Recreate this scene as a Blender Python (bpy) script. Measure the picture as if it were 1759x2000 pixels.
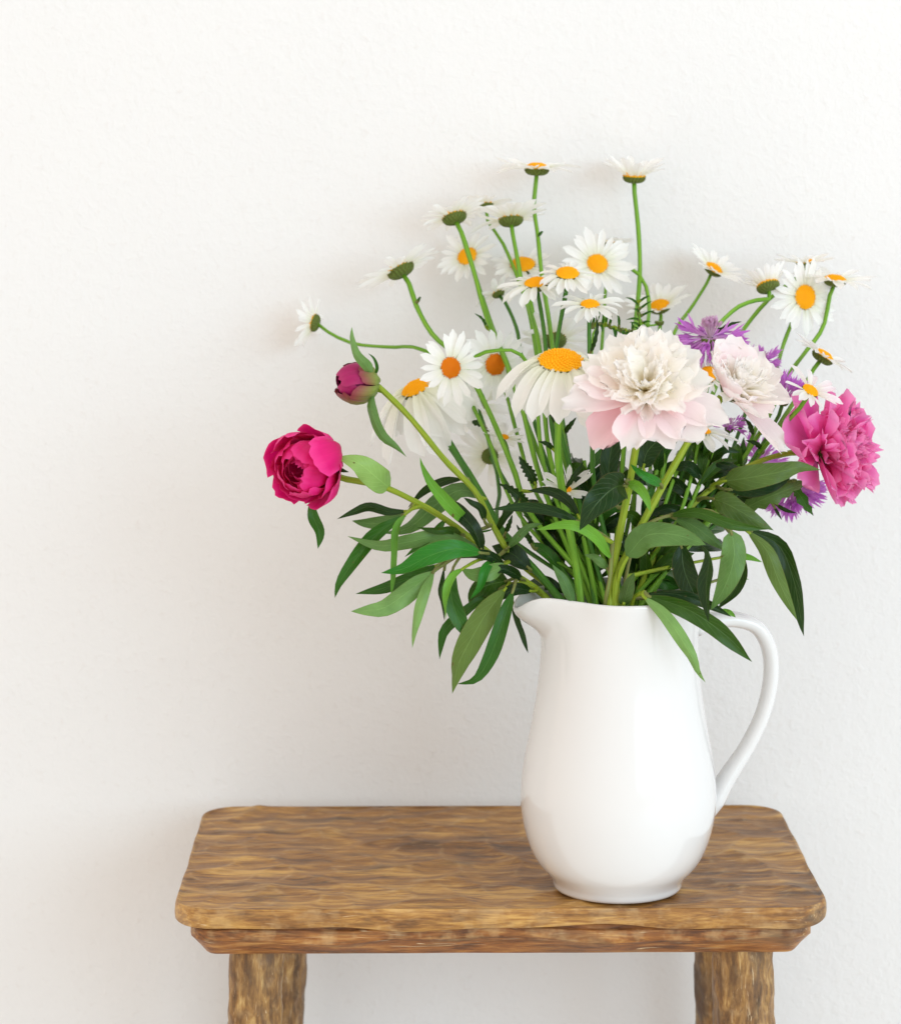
import bpy, math, random
import numpy as np
from mathutils import Vector, Matrix, Quaternion

# ------------------------------------------------------------------ clear
for o in list(bpy.data.objects):
    bpy.data.objects.remove(o, do_unlink=True)
scene = bpy.context.scene
COL = scene.collection
random.seed(7)
rad = math.radians

# ------------------------------------------------------------------ camera
F_PX = 5227.0                      # focal length in pixels of the 1759 x 2000 photograph
PITCH = math.atan(800.0 / F_PX)
CAM = Vector((-0.1352, -2.10, 0.628))
cam_d = bpy.data.cameras.new('camera')
cam_d.sensor_fit = 'VERTICAL'
cam_d.sensor_height = 36.0
cam_d.sensor_width = 36.0
cam_d.lens = F_PX / 2000.0 * 36.0
cam_d.clip_start = 0.05
cam_d.clip_end = 50
cam_d.dof.use_dof = True
cam_d.dof.focus_distance = 2.09
cam_d.dof.aperture_fstop = 8.0
cam = bpy.data.objects.new('camera', cam_d)
COL.objects.link(cam)
cam.location = CAM
cam.rotation_euler = (math.pi / 2 - PITCH, 0, 0)
scene.camera = cam

# ------------------------------------------------------------------ world: soft warm light of the room
world = bpy.data.worlds.new('World')
scene.world = world
world.use_nodes = True
bg = world.node_tree.nodes['Background']
bg.inputs['Color'].default_value = (1.0, 0.91, 0.83, 1)
bg.inputs['Strength'].default_value = 0.985

# ------------------------------------------------------------------ window light from the right (four panes)
def window_pane(loc, aim, sx, sy, power, name):
    l = bpy.data.lights.new(name, 'AREA')
    l.shape = 'RECTANGLE'; l.size = sx; l.size_y = sy
    l.energy = power; l.color = (0.55, 0.81, 1.0)
    o = bpy.data.objects.new(name, l); COL.objects.link(o)
    o.location = loc
    d = (Vector(aim) - Vector(loc)).normalized()
    o.rotation_euler = d.to_track_quat('-Z', 'Y').to_euler()
AZ = rad(43)
WC = Vector((6.5 * math.sin(AZ), -6.5 * math.cos(AZ), 1.9))
WR = Vector((math.cos(AZ), math.sin(AZ), 0))
for i in (-1, 1):
    window_pane(WC + WR * (1.60 * i), Vector((0, 0, 0.25)) + WR * (1.60 * i), 2.9, 3.2, 104, 'window_light')

scene.view_settings.view_transform = 'Standard'
scene.view_settings.look = 'None'
scene.view_settings.gamma = 1
scene.view_settings.exposure = 0.31
scene.view_settings.use_curve_mapping = False
scene.render.engine = 'CYCLES'
scene.cycles.max_bounces = 24
scene.cycles.diffuse_bounces = 16
scene.cycles.transmission_bounces = 16
scene.cycles.transparent_max_bounces = 8

# ------------------------------------------------------------------ helpers
CF = Vector((0, math.cos(PITCH), -math.sin(PITCH)))
CU = Vector((0, math.sin(PITCH), math.cos(PITCH)))
CR = Vector((1, 0, 0))
def ray(x, y):
    return CF + CR * ((x - 879.5) / F_PX) - CU * ((y - 1000.0) / F_PX)
def deep(Y):                       # the back of the bouquet leans towards the wall
    t = max(0.0, min(1.0, (Y - 0.03) / 0.15))
    return Y + 0.072 * t * t * (3 - 2 * t)
def at(x, y, Y):                   # photograph position + real depth -> point in the room
    Y = deep(Y)
    d = ray(x, y)
    return CAM + d * ((Y - CAM.y) / d.y)
def at_z(x, y, Z):
    d = ray(x, y)
    return CAM + d * ((Z - CAM.z) / d.z)
def mpp(Y):                        # metres per photograph pixel at depth Y
    return (deep(Y) - CAM.y) / F_PX * 1.01

def mesh_from(verts, faces, uvs=None, smooth=True, attr=None):
    me = bpy.data.meshes.new('mesh')
    me.from_pydata([tuple(v) for v in verts], [], faces)
    if uvs is not None:
        uvl = me.uv_layers.new(name='UVMap')
        li = np.zeros(len(me.loops), dtype=np.int32)
        me.loops.foreach_get('vertex_index', li)
        arr = np.array(uvs, dtype=np.float32)[li]
        uvl.data.foreach_set('uv', arr.ravel())
    if attr is not None:
        for nm, vals in attr.items():
            a = me.attributes.new(nm, 'FLOAT', 'POINT')
            a.data.foreach_set('value', np.array(vals, dtype=np.float32))
    if smooth:
        me.polygons.foreach_set('use_smooth', [True] * len(me.polygons))
    me.update()
    return me

def link(name, me, mat, parent=None, loc=None, M=None, kind=None):
    o = bpy.data.objects.new(name, me)
    COL.objects.link(o)
    if me is not None and mat is not None and len(me.materials) == 0:
        me.materials.append(mat)
    if parent is not None:
        o.parent = parent
        p = parent
        off = Vector((0, 0, 0))
        while p is not None:
            off += p.location
            p = p.parent
        if M is not None:
            o.matrix_basis = Matrix.Translation(-off) @ M
        elif loc is not None:
            o.location = Vector(loc) - off
    else:
        if M is not None: o.matrix_basis = M
        elif loc is not None: o.location = loc
    if kind: o['kind'] = kind
    return o

def thing(name, label, cat, loc, group=None):
    o = bpy.data.objects.new(name, None)
    COL.objects.link(o)
    o.empty_display_size = 0.02
    o.location = loc
    o['label'] = label; o['category'] = cat
    if group: o['group'] = group
    return o

def grid_faces(nu, nv, closed=False):
    f = []
    for j in range(nv - 1):
        for i in range(nu if closed else nu - 1):
            a = j * nu + i; b = j * nu + (i + 1) % nu
            f.append((a, b, b + nu, a + nu))
    return f

def catmull(pts, n):
    P = [Vector(p) for p in pts]
    if len(P) == 2:
        return [P[0].lerp(P[1], i / (n - 1)) for i in range(n)]
    Q = [P[0] * 2 - P[1]] + P + [P[-1] * 2 - P[-2]]
    # chord-length spacing
    seg = [(P[i + 1] - P[i]).length for i in range(len(P) - 1)]
    tot = sum(seg) or 1
    out = []
    for k in range(n):
        s = tot * k / (n - 1)
        i = 0
        while i < len(seg) - 1 and s > seg[i]:
            s -= seg[i]; i += 1
        t = min(1, s / seg[i]) if seg[i] > 0 else 0
        p0, p1, p2, p3 = Q[i], Q[i + 1], Q[i + 2], Q[i + 3]
        out.append(0.5 * ((2 * p1) + (p2 - p0) * t + (2 * p0 - 5 * p1 + 4 * p2 - p3) * t * t + (3 * p1 - p0 - 3 * p2 + p3) * t ** 3))
    return out

def tube_mesh(pts, radii, n=24, sides=8, origin=None, aspect=1.0, ref=None, cap=True):
    C = catmull(pts, n)
    if origin is None: origin = C[0]
    m = len(radii)
    verts, uvs = [], []
    T0 = (C[1] - C[0]).normalized()
    N = (Vector(ref) if ref else (Vector((0, 1, 0)) if abs(T0.y) < 0.9 else Vector((1, 0, 0))))
    for i, c in enumerate(C):
        T = (C[min(i + 1, n - 1)] - C[max(i - 1, 0)]).normalized()
        N = (N - T * N.dot(T)).normalized()
        B = T.cross(N)
        t = i / (n - 1) * (m - 1)
        k = min(int(t), m - 2) if m > 1 else 0
        r = radii[0] if m == 1 else radii[k] + (radii[k + 1] - radii[k]) * (t - k)
        r *= 1 + 0.05 * math.sin(i * 1.7 + C[0].x * 900) + 0.04 * math.sin(i * 0.63 + C[0].y * 700) if sides <= 10 else 1
        for s in range(sides):
            a = 2 * math.pi * s / sides
            verts.append(c - origin + N * (math.cos(a) * r * aspect) + B * (math.sin(a) * r))
            uvs.append((s / sides, i / (n - 1)))
    faces = grid_faces(sides, n, True)
    if cap:
        faces.append(tuple(range(sides - 1, -1, -1)))
        faces.append(tuple(range((n - 1) * sides, n * sides)))
    return mesh_from(verts, faces, uvs)

# ------------------------------------------------------------------ materials
def new_mat(name):
    m = bpy.data.materials.new(name)
    m.use_nodes = True
    nt = m.node_tree
    b = nt.nodes['Principled BSDF']
    return m, nt, b
def N(nt, typ, **kw):
    n = nt.nodes.new(typ)
    for k, v in kw.items():
        if k == 'op': n.operation = v
        elif hasattr(n, k): setattr(n, k, v)
    return n
def math_n(nt, op, a, b=None, c=None, clamp=False):
    n = nt.nodes.new('ShaderNodeMath'); n.operation = op; n.use_clamp = clamp
    for i, v in enumerate((a, b, c)):
        if v is None: continue
        if isinstance(v, (int, float)): n.inputs[i].default_value = v
        else: nt.links.new(v, n.inputs[i])
    return n.outputs[0]
def mix_c(nt, f, a, b, mode='MIX'):
    n = nt.nodes.new('ShaderNodeMix'); n.data_type = 'RGBA'; n.blend_type = mode
    for s, v in ((0, f), (6, a), (7, b)):
        if isinstance(v, (int, float)): n.inputs[s].default_value = v
        elif isinstance(v, tuple): n.inputs[s].default_value = (*v, 1) if len(v) == 3 else v
        else: nt.links.new(v, n.inputs[s])
    return n.outputs[2]
def ramp(nt, fac, stops):
    n = nt.nodes.new('ShaderNodeValToRGB')
    cr = n.color_ramp
    while len(cr.elements) < len(stops): cr.elements.new(0.5)
    for e, (p, c) in zip(cr.elements, stops):
        e.position = p; e.color = (*c, 1)
    nt.links.new(fac, n.inputs[0])
    return n.outputs[0]
def noise(nt, vec, scale, detail=3, rough=0.5, dist=0.0):
    n = nt.nodes.new('ShaderNodeTexNoise')
    n.inputs['Scale'].default_value = scale; n.inputs['Detail'].default_value = detail
    n.inputs['Roughness'].default_value = rough; n.inputs['Distortion'].default_value = dist
    if vec is not None: nt.links.new(vec, n.inputs['Vector'])
    return n.outputs['Fac']
def mapping(nt, vec, scale):
    n = nt.nodes.new('ShaderNodeMapping'); n.inputs['Scale'].default_value = scale
    nt.links.new(vec, n.inputs['Vector']); return n.outputs[0]
def bump(nt, h, strength, dist, bsdf):
    n = nt.nodes.new('ShaderNodeBump'); n.inputs['Strength'].default_value = strength
    n.inputs['Distance'].default_value = dist
    nt.links.new(h, n.inputs['Height']); nt.links.new(n.outputs[0], bsdf.inputs['Normal'])
    return n
def add_translucent(nt, b, col, fac):
    out = nt.nodes['Material Output']
    tr = nt.nodes.new('ShaderNodeBsdfTranslucent')
    if isinstance(col, tuple): tr.inputs[0].default_value = (*col, 1)
    else: nt.links.new(col, tr.inputs[0])
    mx = nt.nodes.new('ShaderNodeMixShader'); mx.inputs[0].default_value = fac
    nt.links.new(b.outputs[0], mx.inputs[1]); nt.links.new(tr.outputs[0], mx.inputs[2])
    nt.links.new(mx.outputs[0], out.inputs['Surface'])

def uv_sep(nt):
    tc = nt.nodes.new('ShaderNodeTexCoord')
    s = nt.nodes.new('ShaderNodeSeparateXYZ'); nt.links.new(tc.outputs['UV'], s.inputs[0])
    return tc, s.outputs[0], s.outputs[1]

def leaf_material(name, top, under, hue=0.0):
    m, nt, b = new_mat(name)
    tc, u, v = uv_sep(nt)
    oi = nt.nodes.new('ShaderNodeObjectInfo')
    du = math_n(nt, 'ABSOLUTE', math_n(nt, 'SUBTRACT', u, 0.5))
    rib = math_n(nt, 'SUBTRACT', 1.0, math_n(nt, 'DIVIDE', du, 0.028), clamp=True)
    ph = math_n(nt, 'SUBTRACT', math_n(nt, 'MULTIPLY', v, 9.0), math_n(nt, 'MULTIPLY', du, 4.6))
    nz = noise(nt, tc.outputs['Object'], 60, 2)
    ph = math_n(nt, 'ADD', ph, math_n(nt, 'MULTIPLY', nz, 0.5))
    fr = math_n(nt, 'ABSOLUTE', math_n(nt, 'SUBTRACT', math_n(nt, 'FRACT', ph), 0.5))
    vein = math_n(nt, 'SUBTRACT', 1.0, math_n(nt, 'DIVIDE', fr, 0.07), clamp=True)
    veins = math_n(nt, 'MAXIMUM', rib, math_n(nt, 'MULTIPLY', vein, 0.55))
    geo = nt.nodes.new('ShaderNodeNewGeometry')
    base = mix_c(nt, geo.outputs['Backfacing'], top, under)
    n1 = noise(nt, tc.outputs['Object'], 45, 4, 0.6)
    dark = mix_c(nt, 1.0, base, (0.55, 0.6, 0.6), 'MULTIPLY')
    lite = mix_c(nt, 1.0, base, (2.1, 1.75, 1.5), 'MULTIPLY')
    c = mix_c(nt, math_n(nt, 'MULTIPLY', math_n(nt, 'SUBTRACT', n1, 0.35), 2.2, clamp=True), dark, base)
    c = mix_c(nt, math_n(nt, 'MULTIPLY', oi.outputs['Random'], 0.45), c, lite)
    vc = mix_c(nt, 0.22, mix_c(nt, 1.0, c, (1.5, 1.5, 1.5), 'MULTIPLY'), (0.32, 0.5, 0.18))
    c = mix_c(nt, math_n(nt, 'MULTIPLY', veins, 0.8), c, vc)
    # reddish rim and a few brown specks
    edge = math_n(nt, 'MULTIPLY', math_n(nt, 'SUBTRACT', du, 0.47), 40, clamp=True)
    c = mix_c(nt, math_n(nt, 'MULTIPLY', edge, 0.4), c, (0.16, 0.10, 0.03))
    sp = noise(nt, tc.outputs['Object'], 170, 1)
    c = mix_c(nt, math_n(nt, 'MULTIPLY', math_n(nt, 'SUBTRACT', sp, 0.735), 18, clamp=True), c, (0.10, 0.07, 0.02))
    nt.links.new(c, b.inputs['Base Color'])
    b.inputs['Roughness'].default_value = 0.34
    b.inputs['Specular IOR Level'].default_value = 0.24
    h = math_n(nt, 'SUBTRACT', math_n(nt, 'MULTIPLY', n1, 0.5), veins)
    bump(nt, h, 0.45, 0.0009, b)
    tcx = mix_c(nt, 0.35, c, (0.30, 0.55, 0.04))
    add_translucent(nt, b, tcx, 0.16)
    return m

MAT = {}
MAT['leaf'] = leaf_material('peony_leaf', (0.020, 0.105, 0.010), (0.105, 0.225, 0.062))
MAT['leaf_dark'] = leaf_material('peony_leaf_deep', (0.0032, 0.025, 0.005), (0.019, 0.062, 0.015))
MAT['leaf_pale'] = leaf_material('peony_leaf_young', (0.105, 0.30, 0.030), (0.20, 0.38, 0.11))
MAT['leaf_olive'] = leaf_material('olive_leaf', (0.030, 0.095, 0.008), (0.082, 0.150, 0.032))
MAT['leaf_vivid'] = leaf_material('vivid_leaf', (0.014, 0.150, 0.012), (0.08, 0.26, 0.03))

def stem_material(name, c1, c2, ridges=True):
    m, nt, b = new_mat(name)
    tc, u, v = uv_sep(nt)
    n1 = math_n(nt, 'ADD', math_n(nt, 'MULTIPLY', math_n(nt, 'SUBTRACT', noise(nt, mapping(nt, tc.outputs['UV'], (5, 16, 1)), 1.0, 4), 0.5), 1.9), 0.5, clamp=True)
    c = mix_c(nt, n1, c1, c2)
    nt.links.new(c, b.inputs['Base Color'])
    b.inputs['Roughness'].default_value = 0.42
    b.inputs['Specular IOR Level'].default_value = 0.25
    w = math_n(nt, 'SINE', math_n(nt, 'MULTIPLY', u, 2 * math.pi * 9))
    bump(nt, w, 0.35, 0.0005, b)
    return m
MAT['stem_daisy'] = stem_material('daisy_stem', (0.075, 0.235, 0.012), (0.22, 0.43, 0.035))
MAT['stem_dark'] = stem_material('daisy_stem_deep', (0.022, 0.105, 0.010), (0.075, 0.215, 0.020))
MAT['stem_peony'] = stem_material('peony_stem', (0.17, 0.28, 0.012), (0.32, 0.40, 0.03))
MAT['stem_red'] = stem_material('peony_petiole', (0.19, 0.13, 0.05), (0.17, 0.27, 0.06))

def petal_material(name, base, tip, mid=None, transl=0.3, streak=0.12, edge=None, rnd=None, rnd_amt=0.0, pos=(0.05, 0.5, 0.95)):
    m, nt, b = new_mat(name)
    tc, u, v = uv_sep(nt)
    stops = [(pos[0], base)] + ([(pos[1], mid)] if mid else []) + [(pos[2], tip)]
    c = ramp(nt, v, stops)
    oi = nt.nodes.new('ShaderNodeObjectInfo')
    if rnd:
        c = mix_c(nt, math_n(nt, 'MULTIPLY', oi.outputs['Random'], rnd_amt), c, rnd)
    st = noise(nt, mapping(nt, tc.outputs['UV'], (16, 1.4, 1)), 1.0, 3, 0.6)
    dk = mix_c(nt, 1.0, c, (0.72, 0.70, 0.68), 'MULTIPLY')
    c = mix_c(nt, math_n(nt, 'MULTIPLY', math_n(nt, 'SUBTRACT', st, 0.4), streak * 5, clamp=True), c, dk) if streak else c
    if edge:
        eu = math_n(nt, 'ABSOLUTE', math_n(nt, 'SUBTRACT', math_n(nt, 'MULTIPLY', u, 2.0), 1.0))
        ef = math_n(nt, 'MAXIMUM', math_n(nt, 'MULTIPLY', math_n(nt, 'SUBTRACT', eu, 0.72), 3.0, clamp=True), math_n(nt, 'MULTIPLY', math_n(nt, 'SUBTRACT', v, 0.86), 6.0, clamp=True))
        c = mix_c(nt, math_n(nt, 'MULTIPLY', ef, 0.5), c, edge)
    nt.links.new(c, b.inputs['Base Color'])
    b.inputs['Roughness'].default_value = 0.55
    b.inputs['Specular IOR Level'].default_value = 0.3
    b.inputs['Sheen Weight'].default_value = 0.05
    gr = math_n(nt, 'SINE', math_n(nt, 'MULTIPLY', u, 2 * math.pi * 4))
    bump(nt, math_n(nt, 'ADD', st, math_n(nt, 'MULTIPLY', gr, 0.22)), 0.45, 0.0007, b)
    add_translucent(nt, b, c, transl)
    return m
MAT['petal_white'] = petal_material('daisy_petal', (0.86, 0.88, 0.72), (0.95, 0.95, 0.94), (0.94, 0.94, 0.915), 0.45, 0.06)
MAT['petal_cream'] = petal_material('peony_cream_petal', (0.99, 0.92, 0.62), (0.99, 0.985, 0.97), (0.99, 0.98, 0.92), 0.68, 0.0, rnd=(0.985, 0.89, 0.87), rnd_amt=0.25)
MAT['petal_blush'] = petal_material('peony_blush_petal', (0.95, 0.66, 0.70), (0.98, 0.93, 0.93), (0.97, 0.80, 0.84), 0.52, 0.05, rnd=(0.95, 0.90, 0.90), rnd_amt=0.6)
MAT['petal_rose'] = petal_material('peony_rose_petal', (0.86, 0.36, 0.40), (0.95, 0.68, 0.72), (0.92, 0.52, 0.58), 0.42, 0.10)
MAT['petal_fuchsia'] = petal_material('peony_fuchsia_petal', (0.34, 0.001, 0.05), (0.82, 0.008, 0.22), (0.62, 0.002, 0.12), 0.30, 0.14, rnd=(0.86, 0.008, 0.24), rnd_amt=0.45, edge=(0.92, 0.09, 0.38))
MAT['petal_pink'] = petal_material('peony_pink_petal', (0.78, 0.035, 0.38), (0.96, 0.26, 0.63), (0.91, 0.10, 0.50), 0.48, 0.08, rnd=(0.93, 0.33, 0.60), rnd_amt=0.35, edge=(0.97, 0.48, 0.70))
MAT['petal_bud'] = petal_material('peony_bud_petal', (0.20, 0.008, 0.05), (0.42, 0.012, 0.13), (0.30, 0.006, 0.085), 0.1, 0.2, edge=(0.45, 0.05, 0.16))
MAT['floret_purple'] = petal_material('knapweed_floret', (0.76, 0.52, 0.74), (0.58, 0.14, 0.64), (0.64, 0.22, 0.68), 0.4, 0.0, rnd=(0.74, 0.36, 0.76), rnd_amt=0.6)
MAT['floret_pale'] = petal_material('knapweed_inner_floret', (0.80, 0.60, 0.74), (0.66, 0.38, 0.60), (0.84, 0.68, 0.78), 0.3, 0.0)

def disc_material(name, c1, c2):
    m, nt, b = new_mat(name)
    tc = nt.nodes.new('ShaderNodeTexCoord')
    n1 = noise(nt, tc.outputs['Object'], 420, 2)
    c = mix_c(nt, n1, c1, c2)
    nt.links.new(c, b.inputs['Base Color'])
    b.inputs['Roughness'].default_value = 0.65
    b.inputs['Specular IOR Level'].default_value = 0.2
    return m
MAT['disc'] = disc_material('daisy_disc', (0.86, 0.38, 0.004), (0.95, 0.60, 0.018))
MAT['disc_shaded'] = disc_material('daisy_disc_shaded', (0.66, 0.16, 0.004), (0.80, 0.30, 0.008))  # deeper orange: shade on these discs is put into the colour
m, nt, b = new_mat('daisy_calyx'); MAT['calyx'] = m
tc = nt.nodes.new('ShaderNodeTexCoord')
a_ = nt.nodes.new('ShaderNodeAttribute'); a_.attribute_name = 'ridge'
c = mix_c(nt, noise(nt, tc.outputs['Object'], 9, 2), (0.075, 0.15, 0.022), (0.17, 0.26, 0.05))
c = mix_c(nt, math_n(nt, 'MULTIPLY', a_.outputs['Fac'], 0.75), c, (0.11, 0.07, 0.02))
nt.links.new(c, b.inputs['Base Color']); b.inputs['Roughness'].default_value = 0.6
b.inputs['Specular IOR Level'].default_value = 0.2
MAT['calyx_edge'] = disc_material('calyx_margin', (0.10, 0.06, 0.02), (0.2, 0.2, 0.06))
MAT['sepal'] = leaf_material('peony_sepal', (0.075, 0.155, 0.03), (0.17, 0.25, 0.06))
MAT['bud_green'] = petal_material('bud_sepal', (0.14, 0.22, 0.03), (0.26, 0.05, 0.06), (0.21, 0.27, 0.05), 0.05, 0.2)

# glazed white ceramic
m, nt, b = new_mat('white_glaze'); MAT['ceramic'] = m
b.inputs['Base Color'].default_value = (0.695, 0.693, 0.688, 1)
b.inputs['Roughness'].default_value = 0.16
b.inputs['Coat Weight'].default_value = 0.6
b.inputs['Coat Roughness'].default_value = 0.04
tc = nt.nodes.new('ShaderNodeTexCoord')
bump(nt, noise(nt, tc.outputs['Object'], 22, 2), 0.10, 0.003, b)

# plaster wall
m, nt, b = new_mat('white_plaster'); MAT['plaster'] = m
tc = nt.nodes.new('ShaderNodeTexCoord')
P_ = tc.outputs['Object']
n1 = noise(nt, P_, 150, 4, 0.55, 0.4)
n2 = noise(nt, P_, 34, 3, 0.5)
n3 = noise(nt, P_, 2.4, 3, 0.5)
h = math_n(nt, 'ADD', math_n(nt, 'MULTIPLY', math_n(nt, 'MULTIPLY', math_n(nt, 'SUBTRACT', n1, 0.42), 2.4, clamp=True), 0.7), math_n(nt, 'MULTIPLY', n2, 1.1))
h = math_n(nt, 'MULTIPLY', h, math_n(nt, 'ADD', 0.25, math_n(nt, 'MULTIPLY', noise(nt, P_, 7, 3, 0.6), 1.5)))
h = math_n(nt, 'ADD', h, math_n(nt, 'MULTIPLY', noise(nt, P_, 9, 2, 0.5), 2.2))
bump(nt, h, 0.42, 0.0012, b)
c = mix_c(nt, n3, (0.735, 0.732, 0.726), (0.757, 0.755, 0.750))
c = mix_c(nt, math_n(nt, 'MULTIPLY', math_n(nt, 'SUBTRACT', n1, 0.60), 3.0, clamp=True), c, (0.69, 0.665, 0.645))
nt.links.new(c, b.inputs['Base Color'])
b.inputs['Roughness'].default_value = 0.9
b.inputs['Specular IOR Level'].default_value = 0.15

# floor under the stool (outside the frame)
m, nt, b = new_mat('pale_floor'); MAT['floor'] = m
tc = nt.nodes.new('ShaderNodeTexCoord')
nt.links.new(mix_c(nt, noise(nt, mapping(nt, tc.outputs['Object'], (1, 8, 1)), 4, 4), (0.82, 0.79, 0.75), (0.88, 0.85, 0.81)), b.inputs['Base Color'])
b.inputs['Roughness'].default_value = 0.5

# carved wood
def wood_material(name, axis, pale, red=False):
    m, nt, b = new_mat(name)
    tc = nt.nodes.new('ShaderNodeTexCoord')
    oc = tc.outputs['Object']
    sc = (7.0, 45.0, 60.0) if axis == 'X' else (45.0, 45.0, 8.0)
    sc2 = (1.3, 7.0, 7.0) if axis == 'X' else (8.0, 8.0, 2.0)
    g = noise(nt, mapping(nt, oc, sc), 2.2, 6, 0.65, 1.3)
    g2 = noise(nt, mapping(nt, oc, sc2), 4.5, 4, 0.6, 1.0)
    fine = noise(nt, mapping(nt, oc, (18.0, 80.0, 150.0) if axis == 'X' else (120.0, 120.0, 34.0)), 2.0, 4, 0.6, 1.2)
    tn = nt.nodes.new('ShaderNodeAttribute'); tn.attribute_name = 'tone'
    t = math_n(nt, 'ADD', math_n(nt, 'MULTIPLY', g, 0.62), math_n(nt, 'MULTIPLY', g2, 0.85))
    t = math_n(nt, 'SUBTRACT', t, 0.13)
    t = math_n(nt, 'SUBTRACT', t, 0.08)
    t = math_n(nt, 'ADD', t, math_n(nt, 'MULTIPLY', math_n(nt, 'SUBTRACT', tn.outputs['Fac'], 0.20), 0.10))
    t = math_n(nt, 'ADD', t, math_n(nt, 'MULTIPLY', math_n(nt, 'SUBTRACT', fine, 0.5), 0.42))
    t = math_n(nt, 'ADD', math_n(nt, 'MULTIPLY', math_n(nt, 'SUBTRACT', t, 0.60), 1.5), 0.57)
    if pale:
        st = [(0.20, (0.070, 0.036, 0.014)), (0.44, (0.19, 0.092, 0.028)), (0.62, (0.32, 0.17, 0.050)), (0.84, (0.55, 0.36, 0.14))]
    else:
        st = [(0.18, (0.090, 0.042, 0.016)), (0.40, (0.225, 0.100, 0.027)), (0.57, (0.35, 0.168, 0.040)), (0.80, (0.57, 0.325, 0.09))]
    if red:
        st = [(0.26, (0.10, 0.036, 0.012)), (0.48, (0.25, 0.092, 0.022)), (0.62, (0.36, 0.150, 0.036)), (0.82, (0.52, 0.28, 0.085))]
    c = ramp(nt, t, st)
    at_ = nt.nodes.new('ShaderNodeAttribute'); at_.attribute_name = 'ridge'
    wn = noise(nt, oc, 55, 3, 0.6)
    wear_highlight = math_n(nt, 'MULTIPLY', at_.outputs['Fac'], math_n(nt, 'MULTIPLY', math_n(nt, 'SUBTRACT', wn, 0.47), 6.0, clamp=True), clamp=True)
    c = mix_c(nt, math_n(nt, 'MULTIPLY', wear_highlight, 0.40), c, (0.64, 0.45, 0.22))  # worn paler wood on ribs and edges, doubling as a painted highlight
    kn = noise(nt, mapping(nt, oc, (4, 9, 9) if axis == 'X' else (9, 9, 4)), 2.0, 3, 0.55, 0.5)
    c = mix_c(nt, math_n(nt, 'MULTIPLY', math_n(nt, 'SUBTRACT', kn, 0.55), 5.0, clamp=True), c, (0.085, 0.055, 0.034))
    # scratches
    sc_n = noise(nt, mapping(nt, oc, (9, 160, 160) if axis == 'X' else (160, 160, 9)), 2.0, 2, 0.5, 2.0)
    c = mix_c(nt, math_n(nt, 'MULTIPLY', math_n(nt, 'SUBTRACT', sc_n, 0.66), 7.0, clamp=True), c, (0.66, 0.50, 0.30))
    # open pores and fibres
    pv = mapping(nt, oc, (22, 105, 190) if axis == 'X' else (150, 150, 26))
    po = noise(nt, pv, 1.0, 3, 0.6, 0.5)
    c = mix_c(nt, math_n(nt, 'MULTIPLY', math_n(nt, 'MULTIPLY', math_n(nt, 'SUBTRACT', po, 0.56), 12.0, clamp=True), 0.30), c, (0.060, 0.030, 0.014))
    c = mix_c(nt, math_n(nt, 'MULTIPLY', math_n(nt, 'MULTIPLY', math_n(nt, 'SUBTRACT', 0.43, po), 12.0, clamp=True), 0.20), c, (0.62, 0.38, 0.14))
    # worn crescent ribs between the gouges
    wob = nt.nodes.new('ShaderNodeTexNoise'); wob.inputs['Scale'].default_value = 30
    nt.links.new(oc, wob.inputs['Vector'])
    vm = nt.nodes.new('ShaderNodeVectorMath'); vm.operation = 'MULTIPLY_ADD'
    nt.links.new(wob.outputs['Color'], vm.inputs[0]); vm.inputs[1].default_value = (0.016, 0.016, 0.016); nt.links.new(oc, vm.inputs[2])
    vo = nt.nodes.new('ShaderNodeTexVoronoi'); vo.feature = 'DISTANCE_TO_EDGE'; vo.inputs['Scale'].default_value = 1.0
    nt.links.new(mapping(nt, vm.outputs[0], (24, 30, 40) if axis == 'X' else (62, 62, 48)), vo.inputs['Vector'])
    gn = nt.nodes.new('ShaderNodeNewGeometry'); gs = nt.nodes.new('ShaderNodeSeparateXYZ'); nt.links.new(gn.outputs['Normal'], gs.inputs[0])
    topm = math_n(nt, 'MULTIPLY', math_n(nt, 'SUBTRACT', gs.outputs[2], 0.8), 8.0, clamp=True) if axis == 'X' else 0.0
    rib = math_n(nt, 'SUBTRACT', 1.0, math_n(nt, 'DIVIDE', vo.outputs['Distance'], 0.11), clamp=True)
    rib = math_n(nt, 'MULTIPLY', rib, topm)
    rm = math_n(nt, 'MULTIPLY', math_n(nt, 'SUBTRACT', noise(nt, oc, 42, 2), 0.46), 6.0, clamp=True)
    c = mix_c(nt, math_n(nt, 'MULTIPLY', math_n(nt, 'MULTIPLY', rib, rm), 0.0), c, (0.68, 0.48, 0.24))
    nt.links.new(c, b.inputs['Base Color'])
    r = math_n(nt, 'ADD', 0.28, math_n(nt, 'MULTIPLY', fine, 0.30))
    nt.links.new(r, b.inputs['Roughness'])
    b.inputs['Specular IOR Level'].default_value = 0.42
    hh = math_n(nt, 'ADD', math_n(nt, 'MULTIPLY', g, 0.6), math_n(nt, 'MULTIPLY', fine, 0.5))
    bump(nt, hh, 0.75, 0.0014, b)
    return m
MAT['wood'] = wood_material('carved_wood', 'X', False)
MAT['wood_red'] = wood_material('carved_wood_moulding', 'X', False, True)
MAT['wood_leg'] = wood_material('carved_wood_leg', 'Z', True)

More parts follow.
